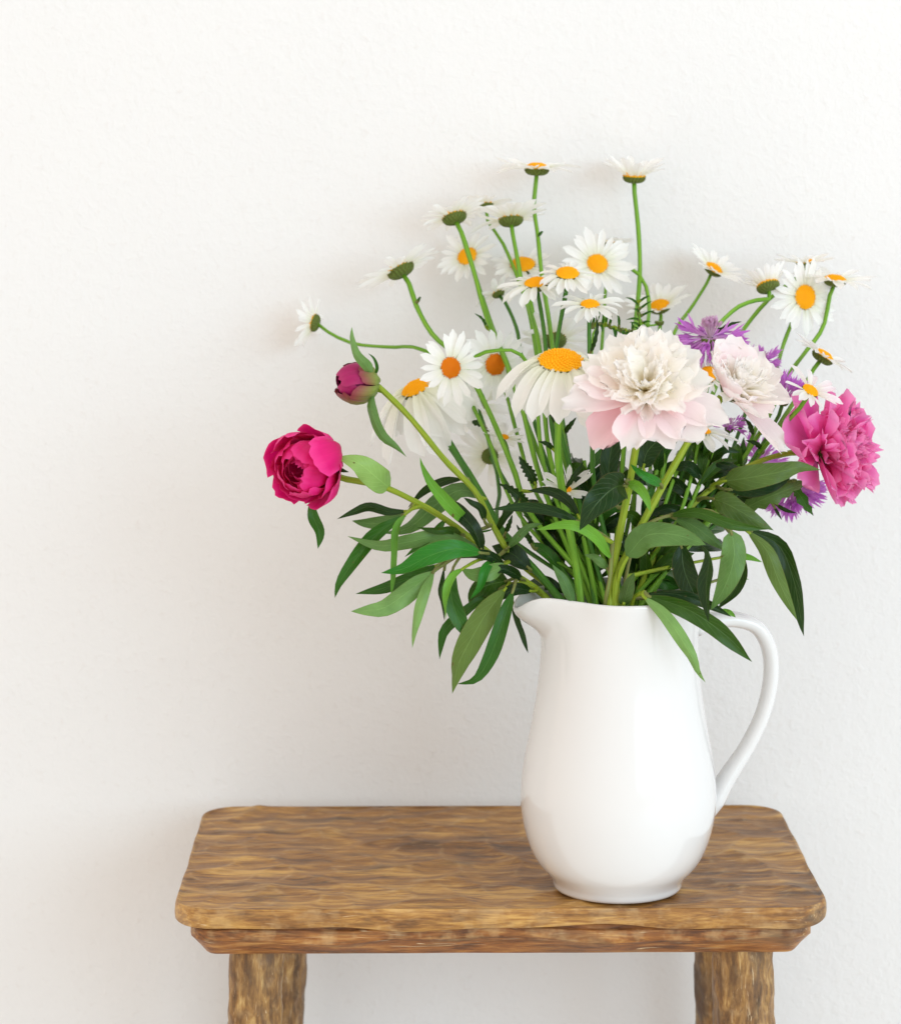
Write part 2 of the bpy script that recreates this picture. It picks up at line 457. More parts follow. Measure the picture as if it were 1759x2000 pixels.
# ------------------------------------------------------------------ setting: wall and floor
FLOOR_Z = -0.46
WALL_Y = 0.288
def slab(name, x0, x1, y0, y1, z0, z1, mat):
    v = [(x, y, z) for z in (z0, z1) for y in (y0, y1) for x in (x0, x1)]
    f = [(0, 2, 3, 1), (4, 5, 7, 6), (0, 1, 5, 4), (2, 6, 7, 3), (0, 4, 6, 2), (1, 3, 7, 5)]
    o = link(name, mesh_from(v, f, smooth=False), mat)
    o['kind'] = 'structure'
    return o
slab('wall', -3.0, 3.0, WALL_Y, WALL_Y + 0.12, FLOOR_Z, 2.2, MAT['plaster'])
slab('floor', -3.0, 3.0, -3.2, WALL_Y, FLOOR_Z - 0.05, FLOOR_Z, MAT['floor'])

# ------------------------------------------------------------------ stool
def scallop(xs, ys, cx, cy, seed, aniso=1.0):
    """distance to jittered gouge centres -> (depth 0..1 in the hollow, ridge 0..1 on the ribs)"""
    rs = np.random.RandomState(seed)
    x0, x1, y0, y1 = xs.min() - cx, xs.max() + cx, ys.min() - cy, ys.max() + cy
    pts = []
    j = 0
    y = y0
    while y < y1:
        x = x0 + (cx * 0.5 if j % 2 else 0)
        while x < x1:
            pts.append((x + rs.uniform(-.48, .48) * cx, y + rs.uniform(-.46, .46) * cy)); x += cx
        y += cy; j += 1
    pts = np.array(pts)
    dx = (xs[:, None] - pts[None, :, 0]) / cx
    dy = (ys[:, None] - pts[None, :, 1]) / cy
    d = np.sqrt(dx * dx + dy * dy)
    d.partition(1, axis=1)
    d1, d2 = d[:, 0], d[:, 1]
    idx = np.argmin((xs[:, None] - pts[None, :, 0]) ** 2 / cx ** 2 + (ys[:, None] - pts[None, :, 1]) ** 2 / cy ** 2, axis=1)
    tone = rs.uniform(0, 1, len(pts))[idx]
    h = np.minimum(d1, 1) ** 2
    ridge = np.clip(1 - (d2 - d1) / 0.15, 0, 1) ** 1.3
    return h, ridge, tone

a_fl = at_z(345, 1777, 0); a_fr = at_z(1600, 1770, 0); a_bl = at_z(408, 1578, 0); a_br = at_z(1540, 1566, 0)
st_c = (a_fl + a_fr + a_bl + a_br) / 4
st_c.x -= 0.0025
HA = ((a_fr - a_fl).length + (a_br - a_bl).length) / 4 + 0.001
HB = ((a_bl + a_br) / 2 - (a_fl + a_fr) / 2).length / 2
YAW = math.atan2((a_br - a_bl).y + (a_fr - a_fl).y, (a_br - a_bl).x + (a_fr - a_fl).x)
stool = thing('wooden_stool', 'rustic carved brown wooden stool standing against the white plaster wall', 'stool', (st_c.x, st_c.y, FLOOR_Z))
YAW *= 0.4
stool.rotation_euler.z = YAW
TZ = -FLOOR_Z                       # local height of the seat top
RC = 0.029
def round_map(p, q, A, B, r):
    x, y = p * A, q * B
    ax, ay = A - r, B - r
    if abs(x) > ax and abs(y) > ay:
        u = (abs(x) - ax) / r; v = (abs(y) - ay) / r
        uu = u * math.sqrt(1 - v * v / 2); vv = v * math.sqrt(1 - u * u / 2)
        x = math.copysign(ax + uu * r, x); y = math.copysign(ay + vv * r, y)
    return x, y
def wav(x, k, ph, amp):
    return amp * (math.sin(x * k + ph) + 0.6 * math.sin(x * k * 2.3 + ph * 1.7) + 0.4 * math.sin(x * k * 0.47 + ph * .6))
def seat_part(A, B, r, nx, ny, prof, gouge, z_top, seed, nm, mat):
    verts = []
    fp = [round_map(-1 + 2 * i / (nx - 1), -1 + 2 * j / (ny - 1), A, B, r) for j in range(ny) for i in range(nx)]
    xs = np.array([p[0] for p in fp]); ys = np.array([p[1] for p in fp])
    if gouge:
        h, rg, tone = scallop(xs + 0.006 * np.sin(ys * 70) + 0.004 * np.sin(xs * 60 + ys * 40), ys + 0.007 * np.sin(xs * 50 + 1), 0.036, 0.037, seed)
        h2, rg2, tone2 = scallop(xs, ys, 0.075, 0.06, seed + 1)
        z = z_top - 0.0030 + h * 0.0042 + h2 * 0.0016
        tone = 0.7 * tone + 0.3 * tone2
        # dished seat: a touch lower in the middle
        z -= 0.0016 * (1 - (xs / A) ** 2) * (1 - (ys / B) ** 2)
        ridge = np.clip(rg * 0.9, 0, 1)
    else:
        z = np.full(len(xs), z_top); ridge = np.zeros(len(xs)); tone = np.full(len(xs), 0.5)
    verts = [(xs[k], ys[k], z[k]) for k in range(len(xs))]
    ridge = list(ridge); tone = list(tone)
    faces = grid_faces(nx, ny)
    loop = [i for i in range(nx)] + [j * nx + nx - 1 for j in range(1, ny)] + [(ny - 1) * nx + i for i in range(nx - 2, -1, -1)] + [j * nx for j in range(ny - 2, 0, -1)]
    n = len(loop)
    # outward normals of the loop
    pos = [Vector((xs[k], ys[k], 0)) for k in loop]
    nor = []
    for k in range(n):
        t = (pos[(k + 1) % n] - pos[k - 1]).normalized()
        nor.append(Vector((t.y, -t.x, 0)))
    prev = loop
    for ri, (out, dz, wa, wz) in enumerate(prof):
        cur = []
        for k in range(n):
            s = pos[k].x + pos[k].y * 1.3
            o_ = out + wav(s, 38, ri * 0.3 + seed, wa)
            zz = z_top + dz + wav(s, 26, 2.0 + seed, wz)
            p = pos[k] + nor[k] * o_
            cur.append(len(verts)); verts.append((p.x, p.y, zz))
            ridge.append((0.8, 1.0, 0.55, 0.6, 1.0, 0.5, 0.0, 0.0)[ri] if gouge else (0.0, 0.4, 0.9, 0.9, 0.3, 0.0, 0.0, 0.0)[ri]); tone.append((0.8 if ri < 6 else 0.1) if gouge else (0.0, 0.3, 0.8, 0.8, 0.2, 0.2, 0.2, 0.2)[ri])  # paler rings along the slab edges: wear and a painted edge highlight
        for k in range(n):
            k2 = (k + 1) % n
            faces.append((prev[k2], prev[k], cur[k], cur[k2]))
        prev = cur
    faces.append(tuple(prev[::-1]))
    me = mesh_from(verts, faces, smooth=True, attr={'ridge': ridge, 'tone': tone})
    o = link(nm, me, mat)
    o.parent = stool
    return o
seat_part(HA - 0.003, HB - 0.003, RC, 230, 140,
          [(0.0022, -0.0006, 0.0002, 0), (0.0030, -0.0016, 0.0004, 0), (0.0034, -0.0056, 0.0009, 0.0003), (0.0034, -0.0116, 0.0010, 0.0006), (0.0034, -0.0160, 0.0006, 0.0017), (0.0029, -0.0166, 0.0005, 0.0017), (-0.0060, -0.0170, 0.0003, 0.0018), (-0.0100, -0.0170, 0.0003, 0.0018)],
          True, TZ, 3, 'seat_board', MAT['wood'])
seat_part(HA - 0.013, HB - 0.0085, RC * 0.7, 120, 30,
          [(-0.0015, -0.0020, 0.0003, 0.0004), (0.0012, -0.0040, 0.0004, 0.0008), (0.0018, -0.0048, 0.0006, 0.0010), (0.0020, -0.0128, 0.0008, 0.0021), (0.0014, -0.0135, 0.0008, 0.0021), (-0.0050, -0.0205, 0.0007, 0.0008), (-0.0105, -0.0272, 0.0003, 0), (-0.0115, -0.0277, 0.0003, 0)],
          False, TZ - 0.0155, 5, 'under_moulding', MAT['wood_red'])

def stool_leg(top, bot, r0, r1, seed):
    L = (bot - top).length
    ns, nl = 40, 120
    th = np.repeat(np.linspace(0, 2 * math.pi, ns, endpoint=False)[None, :], nl, 0).ravel()
    tt = np.repeat(np.linspace(0, 1, nl)[:, None], ns, 1).ravel()
    h, rg, tone = scallop(th * r0, tt * L, 0.0150, 0.0185, seed)
    tone = 0.35 + 0.5 * tone * (dd_ := (np.sqrt(h) < 0.48))
    dd = np.sqrt(h)
    dish = np.clip(1 - (dd / 0.50) ** 2, 0, 1)
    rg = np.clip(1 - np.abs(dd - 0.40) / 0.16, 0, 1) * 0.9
    d = (bot - top).normalized()
    X = Vector((1, 0, 0)); X = (X - d * X.dot(d)).normalized(); Yv = d.cross(X)
    verts = []
    for k in range(len(th)):
        r = r0 + (r1 - r0) * tt[k]
        r += -dish[k] * 0.0017 + 0.0010 * math.sin(3 * th[k] + seed + 4 * tt[k]) + 0.0007 * math.sin(5 * th[k] + 11 * tt[k])
        verts.append(d * (L * tt[k]) + X * (math.cos(th[k]) * r) + Yv * (math.sin(th[k]) * r))
    f = grid_faces(ns, nl, True)
    f = [(q[3], q[2], q[1], q[0]) for q in f]
    f.append(tuple(range(ns))); f.append(tuple(range(nl * ns - 1, (nl - 1) * ns - 1, -1)))
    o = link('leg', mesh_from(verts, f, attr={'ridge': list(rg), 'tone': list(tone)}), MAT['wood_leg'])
    o.parent = stool; o.location = top
ZL = TZ - 0.036
# fronts located from the photograph, the rear pair stands straight behind
def to_local(p):
    v = Vector(p) - Vector((st_c.x, st_c.y, FLOOR_Z)); v.rotate(Quaternion((0, 0, 1), -YAW)); return v
yf = st_c.y - HB + 0.052
for (x1, x2, sd) in ((503, 494, 1), (1443, 1451, 2)):
    t = to_local(at(x1, 1862, yf)); t.z = ZL
    bt = to_local(at(x2, 2000, yf)); dxz = (bt.x - t.x) / (bt.z - t.z)
    bot = Vector((t.x + dxz * (0 - ZL), t.y - 0.012, 0))
    stool_leg(t, bot, 0.0222 if sd == 1 else 0.0250, 0.0222 if sd == 1 else 0.0245, sd)
    tr = Vector((t.x + (0.013 if sd == 1 else 0.004), -t.y, ZL)); br = Vector((bot.x + (0.013 if sd == 1 else 0.004), -bot.y, 0))
    stool_leg(tr, br, 0.0225, 0.0222, sd + 7)

# ------------------------------------------------------------------ jug
S0 = mpp(0)
JUG_ROT = rad(15)
prof_px = [(1722, 0.0), (1735, 0)]
jug = thing('ceramic_jug', 'white glazed ceramic jug full of flowers standing on the wooden stool', 'jug', (0, 0, 0))
def jz(y): return at(1205, y, 0).z
R = lambda p: p * S0
Z_RIM = jz(1156)
outer = [(R(118), -0.0008), (R(126), 0.0004), (R(128.2), 0.0024), (R(128.6), 0.0046), (R(130.6), 0.0068), (R(134.6), 0.0092),
         (R(139), 0.0118), (R(149), 0.0160), (R(162.5), 0.0232), (R(176), 0.0345), (R(187), jz(1614)), (R(192.8), jz(1580)), (R(194.2), jz(1550)),
         (R(191.8), jz(1515)), (R(185.8), jz(1475)), (R(177), jz(1430)), (R(168), jz(1382)), (R(160.5), jz(1330)), (R(156), jz(1280)),
         (R(154.5), jz(1240)), (R(156), jz(1205)), (R(159), jz(1178)), (R(161), jz(1164)), (R(161.5), Z_RIM - 0.0016)]
def resample(pr, n):
    pts = catmull([Vector((r, 0, z)) for r, z in pr], n)
    return [(p.x, p.z) for p in pts]
outer = outer[:6] + resample(outer[5:], 60)[1:]
TH = 0.0042
inner = [(r - TH, z) for r, z in outer[::-1] if z > 0.014]
rim = [(R(160.5), Z_RIM - 0.0002), (R(158), Z_RIM + 0.0006), (R(154.5), Z_RIM + 0.0002), (R(152), Z_RIM - 0.0012)]
profile = outer + rim + inner[1:] + [(R(90), 0.0085), (R(20), 0.008)]
NS = 96
ang = [2 * math.pi * i / NS for i in range(NS)]
verts = []
sp_dir = math.pi + JUG_ROT
zn = jz(1300)
for r, z in profile:
    for a in ang:
        da = (a - sp_dir + math.pi) % (2 * math.pi) - math.pi
        k = max(0.0, min(1.0, (z - zn) / (Z_RIM - zn)))
        k = k * k * (3 - 2 * k)
        kk = k ** 2.6
        g = math.exp(-(da / 0.30) ** 2); gw = math.exp(-(da / 0.62) ** 2)
        rr = r + R(52) * kk * g + R(5) * kk * gw - R(9) * kk * (math.exp(-((abs(da) - 0.75) / 0.28) ** 2))
        zz = z + (R(7) * kk * gw - R(30) * kk * g ** 3)
        # slight oval pull of the neck towards the handle
        verts.append((rr * math.cos(a), rr * math.sin(a), zz))
faces = grid_faces(NS, len(profile), True)
faces.append(tuple(range(NS - 1, -1, -1)))
faces.append(tuple(range((len(profile) - 1) * NS, len(profile) * NS)))
link('body', mesh_from(verts, faces), MAT['ceramic'], jug, (0, 0, 0))
ca, sa = math.cos(JUG_ROT), math.sin(JUG_ROT)
hp_px = [(1352, 1226), (1392, 1212), (1436, 1210), (1478, 1226), (1501, 1268), (1504, 1325), (1489, 1392), (1459, 1456), (1421, 1515), (1392, 1566), (1364, 1612)]
hp = []
for (x, y) in hp_px:
    rho = ((x - 1205) * S0) / ca
    Yh = rho * sa
    for _ in range(3):
        p = at(x, y, Yh); Yh = (p.x / ca) * sa
    hp.append(at(x, y, Yh))
hr = [R(20), R(17), R(15.5), R(15), R(14.6), R(14.4), R(14.4), R(15), R(17), R(20), R(12)]
hm = tube_mesh(hp, hr, n=60, sides=20, origin=Vector((0, 0, 0)), aspect=1.45, ref=(-sa, ca, 0))
link('handle', hm, MAT['ceramic'], jug, (0, 0, 0))

# ------------------------------------------------------------------ stems
def mouth_and_foot(head_x, i, front):
    """where a stem crosses the jug mouth and where it ends inside"""
    t = max(-1, min(1, (head_x - 1205) / 420.0))
    mx = t * 0.042 + random.uniform(-0.012, 0.012)
    my = front + random.uniform(-0.012, 0.012)
    q = math.hypot(mx, my)
    if q > 0.050: mx *= 0.050 / q; my *= 0.050 / q
    bx, by = -mx * 0.7 + random.uniform(-.02, .02), -my * 0.7 + random.uniform(-.02, .02)
    return Vector((mx, my, Z_RIM - 0.004)), Vector((bx, by, 0.012))

def into_jug(up, m, f):
    """carry a stem from its last free point over the rim and down to the jug's floor without a kink"""
    d = m - up[-1]
    out = []
    if d.length > 0.10: out.append(up[-1].lerp(m, 0.55))
    dn = d.normalized()
    q = m + (dn * 0.45 + Vector((0, 0, -1)) * 0.55) * 0.035
    h = math.hypot(q.x, q.y)
    if h > 0.048: q.x *= 0.048 / h; q.y *= 0.048 / h
    return out + [m, q, f]

STEMS = {}
def make_stem(root_name, label, cat, group, pts_px, r_top, r_bot, mat, front, mouth=None):
    """pts_px: head -> down, (x, y, Y); continues over the jug mouth to the jug's floor"""
    up = [at(*p) for p in pts_px]
    m, f = mouth_and_foot(pts_px[-1][0], 0, front)
    if mouth is not None:
        m = Vector((at(mouth, 1160, front).x, front, Z_RIM - 0.004))
        f = Vector((-m.x * 0.6, -m.y * 0.6, 0.012))
    path = up + into_jug(up, m, f)
    path = [p for k, p in enumerate(path) if k == 0 or (p - path[k - 1]).length > 0.002]
    root = thing(root_name, label, cat, f, group)
    down = path[::-1]
    me = tube_mesh(down, [r_bot, r_bot, (r_bot + r_top) / 2, r_top, r_top], n=52, sides=10, origin=f)
    link('stem', me, mat, root, f)
    STEMS[root.name] = catmull(down, 60)
    return root

# ------------------------------------------------------------------ daisies
PC = {}
def petal_mesh(kind, bend, var, nu=4, nv=8, w=0.27, cup=0.25, notch=0.03, ruff=0.0, base_w=0.35, wpos=0.62, key=None, twist=0.0):
    k = (kind, round(bend / 6), var, key)
    if k in PC: return PC[k]
    rs = random.Random(hash((kind, round(bend / 6), var)) & 0xffff)
    verts, uvs = [], []
    # integrate the bend along the length
    cx, cz = 0.0, 0.0
    cs = []
    n_ = nv
    for j in range(n_):
        t = j / (n_ - 1)
        a = -rad(bend) * ((t ** 1.1) if kind != 'limp' else (1 - math.exp(-4.6 * t)))
        cs.append((cx, cz, a))
        cx += math.cos(a) / (n_ - 1); cz += math.sin(a) / (n_ - 1)
    tipn = [1 - notch * (1 if i % 2 else 0) * rs.uniform(0.4, 1.5) - 0.5 * notch * rs.random() for i in range(nu)]
    wv = rs.uniform(0, 6.28)
    side = rs.uniform(-0.06, 0.06)
    for j in range(n_):
        t = j / (n_ - 1)
        if t < wpos: prof = base_w + (1 - base_w) * math.sin(t / wpos * math.pi / 2)
        else: prof = math.sqrt(max(0.0, 1 - ((t - wpos) / (1 - wpos)) ** 2.6 * 0.80))
        x, z, a = cs[j]
        for i in range(nu):
            s = -1 + 2 * i / (nu - 1)
            # rounded tip: outer rows fall back
            back = (t ** 6) * (abs(s) ** 2) * 0.09 + (1 - tipn[i]) * t ** 5
            lz = cup * w * 0.5 * prof * (s * s - 0.3) + ruff * math.sin(wv + s * 4.5 + t * 3.0) * t * t
            if i in (1, nu - 2) and nu <= 4: lz -= 0.012 * prof
            xx = x - back * math.cos(a) - lz * math.sin(a)
            zz = z - back * math.sin(a) + lz * math.cos(a)
            tw = twist * t * rs.choice([1])
            verts.append((xx, s * w * 0.5 * prof + side * t * t, zz + tw * s * w * .5))
            uvs.append((i / (nu - 1), t))
    me = mesh_from(verts, grid_faces(nu, n_), uvs)
    PC[k] = me
    return me

DISC = {}
def disc_mesh(var):
    if var in DISC: return DISC[var]
    rs = random.Random(40 + var)
    verts, faces = [], []
    # dome, unit radius
    nr, ns = 7, 20
    dome = lambda r: 0.42 * (1 - r * r) - 0.10 * math.exp(-(r / 0.28) ** 2)
    for j in range(nr):
        r = j / (nr - 1) * 1.0
        for s in range(ns):
            a = 2 * math.pi * s / ns
            verts.append((r * math.cos(a), r * math.sin(a), dome(r) - 0.05))
    faces = grid_faces(ns, nr, True)
    b0 = len(verts)
    for s in range(ns):
        a = 2 * math.pi * s / ns
        verts.append((0.86 * math.cos(a), 0.86 * math.sin(a), -0.30))
    for s in range(ns):
        faces.append(((nr - 1) * ns + s, (nr - 1) * ns + (s + 1) % ns, b0 + (s + 1) % ns, b0 + s))
    faces.append(tuple(range(b0 + ns - 1, b0 - 1, -1)))
    n = 210
    for k in range(n):
        r = math.sqrt((k + 0.5) / n) * 1.0
        a = k * 2.39996
        x, y = r * math.cos(a), r * math.sin(a)
        nz = Vector((x * 0.84, y * 0.84, 1)).normalized()
        c = Vector((x, y, dome(r) - 0.05))
        t1 = nz.orthogonal().normalized(); t2 = nz.cross(t1)
        hgt = 0.10 * rs.uniform(0.6, 1.3); rr = 0.058
        b = len(verts)
        for q in range(5):
            an = q * 2 * math.pi / 5
            verts.append(c + t1 * (rr * math.cos(an)) + t2 * (rr * math.sin(an)) - nz * 0.02)
        for q in range(5):
            an = q * 2 * math.pi / 5
            verts.append(c + t1 * (rr * .62 * math.cos(an)) + t2 * (rr * .62 * math.sin(an)) + nz * hgt)
        for q in range(5):
            faces.append((b + q, b + (q + 1) % 5, b + 5 + (q + 1) % 5, b + 5 + q))
        faces.append((b + 5, b + 6, b + 7, b + 8, b + 9))
    me = mesh_from(verts, faces, smooth=False)
    DISC[var] = me
    return me

CAL = None
def calyx_mesh():
    global CAL
    if CAL: return CAL
    verts, faces = [], []
    ns = 18
    rings = [(0.22, -0.62), (0.55, -0.56), (0.86, -0.42), (1.03, -0.22), (1.06, -0.02), (0.92, 0.02)]
    for r, z in rings:
        for s in range(ns):
            a = 2 * math.pi * s / ns
            verts.append((r * math.cos(a), r * math.sin(a), z))
    faces = grid_faces(ns, len(rings), True)
    faces.append(tuple(range(ns - 1, -1, -1)))
    faces.append(tuple(range((len(rings) - 1) * ns, len(rings) * ns)))
    # overlapping bracts
    for row, (r0, z0, r1, z1, cnt) in enumerate([(0.40, -0.62, 0.82, -0.50, 12), (0.70, -0.56, 1.03, -0.34, 16), (0.92, -0.44, 1.14, -0.12, 20), (1.02, -0.24, 1.13, 0.08, 22)]):
        for k in range(cnt):
            a = 2 * math.pi * (k + 0.5 * (row % 2)) / cnt
            da = 0.62 * math.pi / cnt * 1.3
            b = len(verts)
            for (r, z, w) in ((r0, z0, 0.8), ((r0 * .45 + r1 * .55), (z0 * .45 + z1 * .55) - 0.02, 1.15), (r1, z1, 0.15)):
                for sgn in (-1, 0, 1):
                    rr = r + (0.035 if sgn == 0 else 0.0)
                    verts.append((rr * math.cos(a + sgn * da * w), rr * math.sin(a + sgn * da * w), z - (0.02 if sgn == 0 else 0)))
            for j in range(2):
                for i in range(2):
                    faces.append((b + j * 3 + i, b + j * 3 + i + 1, b + j * 3 + i + 4, b + j * 3 + i + 3))
    CAL = mesh_from(verts, faces, smooth=False, attr={'ridge': [0.25] * (ns * len(rings)) + [(1.0 if (k % 9) > 5 else (0.8 if (k % 9) in (0, 2, 3, 5) else 0.0)) for k in range(len(verts) - ns * len(rings))]})
    return CAL

def frame(axis, c, spin=0.0):
    z = Vector(axis).normalized()
    x = Vector((0, 0, 1)).cross(z)
    if x.length < 0.05: x = Vector((1, 0, 0)).cross(z)
    x.normalize(); y = z.cross(x)
    M = Matrix(((x.x, y.x, z.x, c.x), (x.y, y.y, z.y, c.y), (x.z, y.z, z.z, c.z), (0, 0, 0, 1)))
    return M @ Matrix.Rotation(spin, 4, 'Z')

def daisy(label, cx, cy, Y, axis, Rpx, dpx, stem, droop=8, elev=4, n=21, r_stem=4.4, front=0.0, stem_mat='stem_daisy', disc='disc', wid=0.27, mouth=None, jitter=7, gap=None, name='daisy', hang=0.0, nv=8):
    """cx,cy: disc centre. stem: list of (x,y,Y) below the calyx."""
    rs = random.Random(int(cx * 31 + cy * 7))
    Rpx *= 1.10
    s = mpp(Y)
    c = at(cx, cy, Y)
    ax = Vector(axis).normalized()
    dr = dpx * s * (0.92 + 0.15 * ((cx * 7 + cy * 3) % 10) / 10)
    M = frame(ax, c, rs.uniform(0, 6.28))
    sb = c - ax * (dr * 0.60)
    # first stem point sits inside the calyx
    pr = []
    root_pts = [(p[0], p[1], p[2]) for p in stem]
    up0 = sb
    up = [at(*p) for p in root_pts]
    m, f = mouth_and_foot(root_pts[-1][0], 0, front)
    if mouth is not None:
        m = Vector((at(mouth, 1160, front).x, front, Z_RIM - 0.004)); f = Vector((-m.x * 0.6, -m.y * 0.6, 0.012))
    path = [up0 + ax * dr * 0.12, up0 - ax * (dr * 0.35)] + up + into_jug(up, m, f)
    path = [p for k, p in enumerate(path) if k == 0 or (p - path[k - 1]).length > 0.003]
    root = thing(name, label, 'daisy', f, 'white daisies in the jug')
    rr = r_stem * s * 0.88
    link('stem', tube_mesh(path[::-1], [rr * 1.15, rr * 1.1, rr, rr, rr * 0.95], n=52, sides=8, origin=f), MAT[stem_mat], root, f)
    STEMS[root.name] = catmull(path[::-1], 60)
    Sd = Matrix.Scale(dr, 4)
    o = link('disc', disc_mesh(rs.randrange(2) + (0 if disc == 'disc' else 10)), MAT[disc], root, M=M @ Matrix.Scale(dr, 4))
    link('calyx', calyx_mesh(), MAT['calyx'], root, M=M @ Matrix.Translation((0, 0, -dr * 0.10)) @ Matrix.Scale(dr * 0.93, 4))
    L0 = (Rpx - dpx * 0.75) * s
    rows = [(n, 0.0, 1.0)]
    for k in range(n):
        a = 2 * math.pi * (k + rs.uniform(-.28, .28)) / n
        if gap and gap[0] < math.degrees(a) % 360 < gap[1]: continue
        if rs.random() < 0.05: continue
        L = L0 * rs.uniform(0.78, 1.08)
        e = elev + rs.uniform(-jitter, jitter) + (5 if k % 2 else -3)
        bd = droop + rs.uniform(-jitter, jitter) * 1.4
        if hang:
            # limp petals: bend until they hang
            rd = (M.to_3x3() @ Vector((math.cos(a), math.sin(a), 0))).normalized()
            ang_dn = math.degrees(math.acos(max(-1, min(1, -rd.z))))
            bd = hang * ang_dn * rs.uniform(0.8, 1.05) + rs.uniform(-10, 10)
        if not hang and rs.random() < 0.14: bd += rs.choice([-1, 1]) * rs.uniform(18, 42)
        bd = max(-45, min(125, bd))
        me = petal_mesh('limp' if hang else 'daisy', bd, rs.randrange(3), w=wid, cup=0.30, nv=nv + (3 if hang else 0))
        Mp = M @ Matrix.Rotation(a, 4, 'Z') @ Matrix.Translation((dr * 0.72, 0, -dr * (0.03 + 0.12 * (k % 2)))) @ Matrix.Rotation(-rad(e), 4, 'Y') @ Matrix.Rotation(rad(rs.uniform(-16, 16)), 4, 'X') @ Matrix.Diagonal((L, L * rs.uniform(.85, 1.15), L, 1))
        link('petal', me, MAT['petal_white'], root, M=Mp)
    return root

B = 0.175      # depth of the flowers that lean against the wall
daisy('daisy with its back turned on a bent sideways stem above the peony bud', 612, 630, 0.185, (-.86, .28, .20), 62, 17,
      [(640, 648, .182), (690, 671, .17), (760, 678, .15), (815, 680, .13), (880, 720, .11), (950, 850, .07), (1010, 1000, .04)], elev=22, n=18, front=.02, r_stem=4)
daisy('daisy seen from behind with limp petals pointing down over a long curved stem', 780, 523, 0.155, (-.46, .30, .84), 88, 25,
      [(799, 555, .15), (815, 602, .14), (846, 655, .125), (900, 705, .105), (948, 790, .08), (1000, 910, .05), (1040, 1010, .03)], elev=2, droop=-5, n=17, r_stem=5.6, front=0)
daisy('daisy showing its dark green underside between the limp one and the twin tall ones', 886, 421, 0.165, (-.28, .40, .87), 68, 23,
      [(900, 452, .16), (925, 530, .15), (950, 620, .13), (986, 702, .10), (1020, 800, .07), (1060, 950, .04)], droop=22, elev=14, n=19, r_stem=5.4)
daisy('daisy facing out with an orange disc crossed by a neighbouring stem', 912, 500, 0.180, (-.34, -.72, .60), 60, 20,
      [(935, 560, .17), (955, 620, .15), (980, 690, .12), (1030, 830, .07)], elev=12, droop=6, n=22)
daisy('daisy with a flat green calyx and a sliver of orange disc, beside a thin stem', 997, 426, 0.160, (-.08, .34, .93), 78, 22,
      [(1001, 450, .157), (1010, 505, .15), (1022, 570, .13), (1045, 640, .10), (1058, 720, .08), (1075, 900, .04)], droop=14, elev=12, n=20, r_stem=5)
daisy('pale daisy almost touching the wall behind the two green undersides', 948, 398, 0.192, (-.1, .30, .95), 56, 15,
      [(952, 432, .19), (985, 482, .18), (1030, 600, .14), (1060, 750, .09)], elev=10, n=18, r_stem=4)
daisy('daisy seen edge-on at the top of the tall stem with a curled bract', 1048, 327, 0.170, (0.02, -.02, 1), 80, 22,
      [(1044, 352, .17), (1042, 400, .168), (1050, 462, .16), (1058, 540, .14), (1075, 650, .10), (1090, 800, .06)], droop=20, elev=10, n=20, r_stem=4.8)
daisy('cupped daisy on the straight tallest stem standing alone against the wall', 1238, 343, 0.180, (0.03, -.06, 1), 70, 21,
      [(1241, 365, .18), (1246, 450, .178), (1249, 530, .165), (1243, 610, .14), (1236, 700, .10), (1220, 850, .06)], droop=16, elev=38, n=19, r_stem=5.2)
daisy('daisy with a wide orange disc behind the stem of the flat green calyx', 1020, 516, 0.175, (-.05, -.48, .87), 60, 23,
      [(1030, 560, .165), (1045, 640, .14), (1062, 760, .10)], droop=10, elev=8, n=22)
daisy('open daisy facing out with a round yellow disc and long full petals', 1166, 515, 0.150, (.12, -.84, .52), 70, 20,
      [(1200, 512, .160), (1232, 524, .163), (1257, 550, .16), (1267, 595, .15), (1262, 650, .12), (1245, 780, .08)], droop=6, elev=8, n=25, r_stem=4.4, wid=.28)
daisy('daisy with short ragged petals and a domed disc on a dark slanting stem', 1108, 533, 0.085, (0.02, -.42, .90), 60, 22,
      [(1104, 575, .085), (1092, 640, .08), (1084, 700, .07), (1085, 800, .05)], droop=48, elev=-6, n=22, r_stem=5, stem_mat='stem_dark', jitter=14)
daisy('daisy tipped sideways with drooping petals beside the ragged domed one', 1047, 552, 0.095, (-.10, -.26, .96), 71, 23,
      [(1052, 585, .095), (1061, 640, .09), (1067, 700, .08), (1080, 850, .05)], droop=42, elev=0, n=24, r_stem=4.6, stem_mat='stem_dark')
daisy('daisy with a small orange disc and spidery drooping petals above the white peony', 1152, 594, 0.07, (0.02, -.34, .93), 70, 18,
      [(1150, 630, .07), (1151, 690, .065), (1158, 800, .05), (1160, 950, .02)], droop=46, elev=6, n=18, r_stem=5, stem_mat='stem_dark', jitter=14)
daisy('small half-hidden daisy facing the wall below the wide orange disc', 972, 572, 0.165, (-.35, .45, .75), 48, 13,
      [(986, 590, .16), (1008, 640, .14), (1019, 700, .12), (1050, 850, .07)], elev=10, n=14, r_stem=4, stem_mat='stem_dark')
daisy('daisy with a tilted orange disc and blurred petals above the feathery sprig', 1287, 596, 0.180, (-.22, -.36, .90), 64, 20,
      [(1288, 640, .17), (1280, 720, .14), (1262, 850, .08)], droop=6, elev=24, n=20, r_stem=4.4)
daisy('daisy leaning on the wall with two orange patches of disc between folded petals', 1394, 524, 0.178, (.46, -.30, .82), 63, 20,
      [(1378, 556, .178), (1350, 600, .17), (1314, 655, .15), (1280, 780, .09)], droop=10, elev=18, n=20, r_stem=4.2)
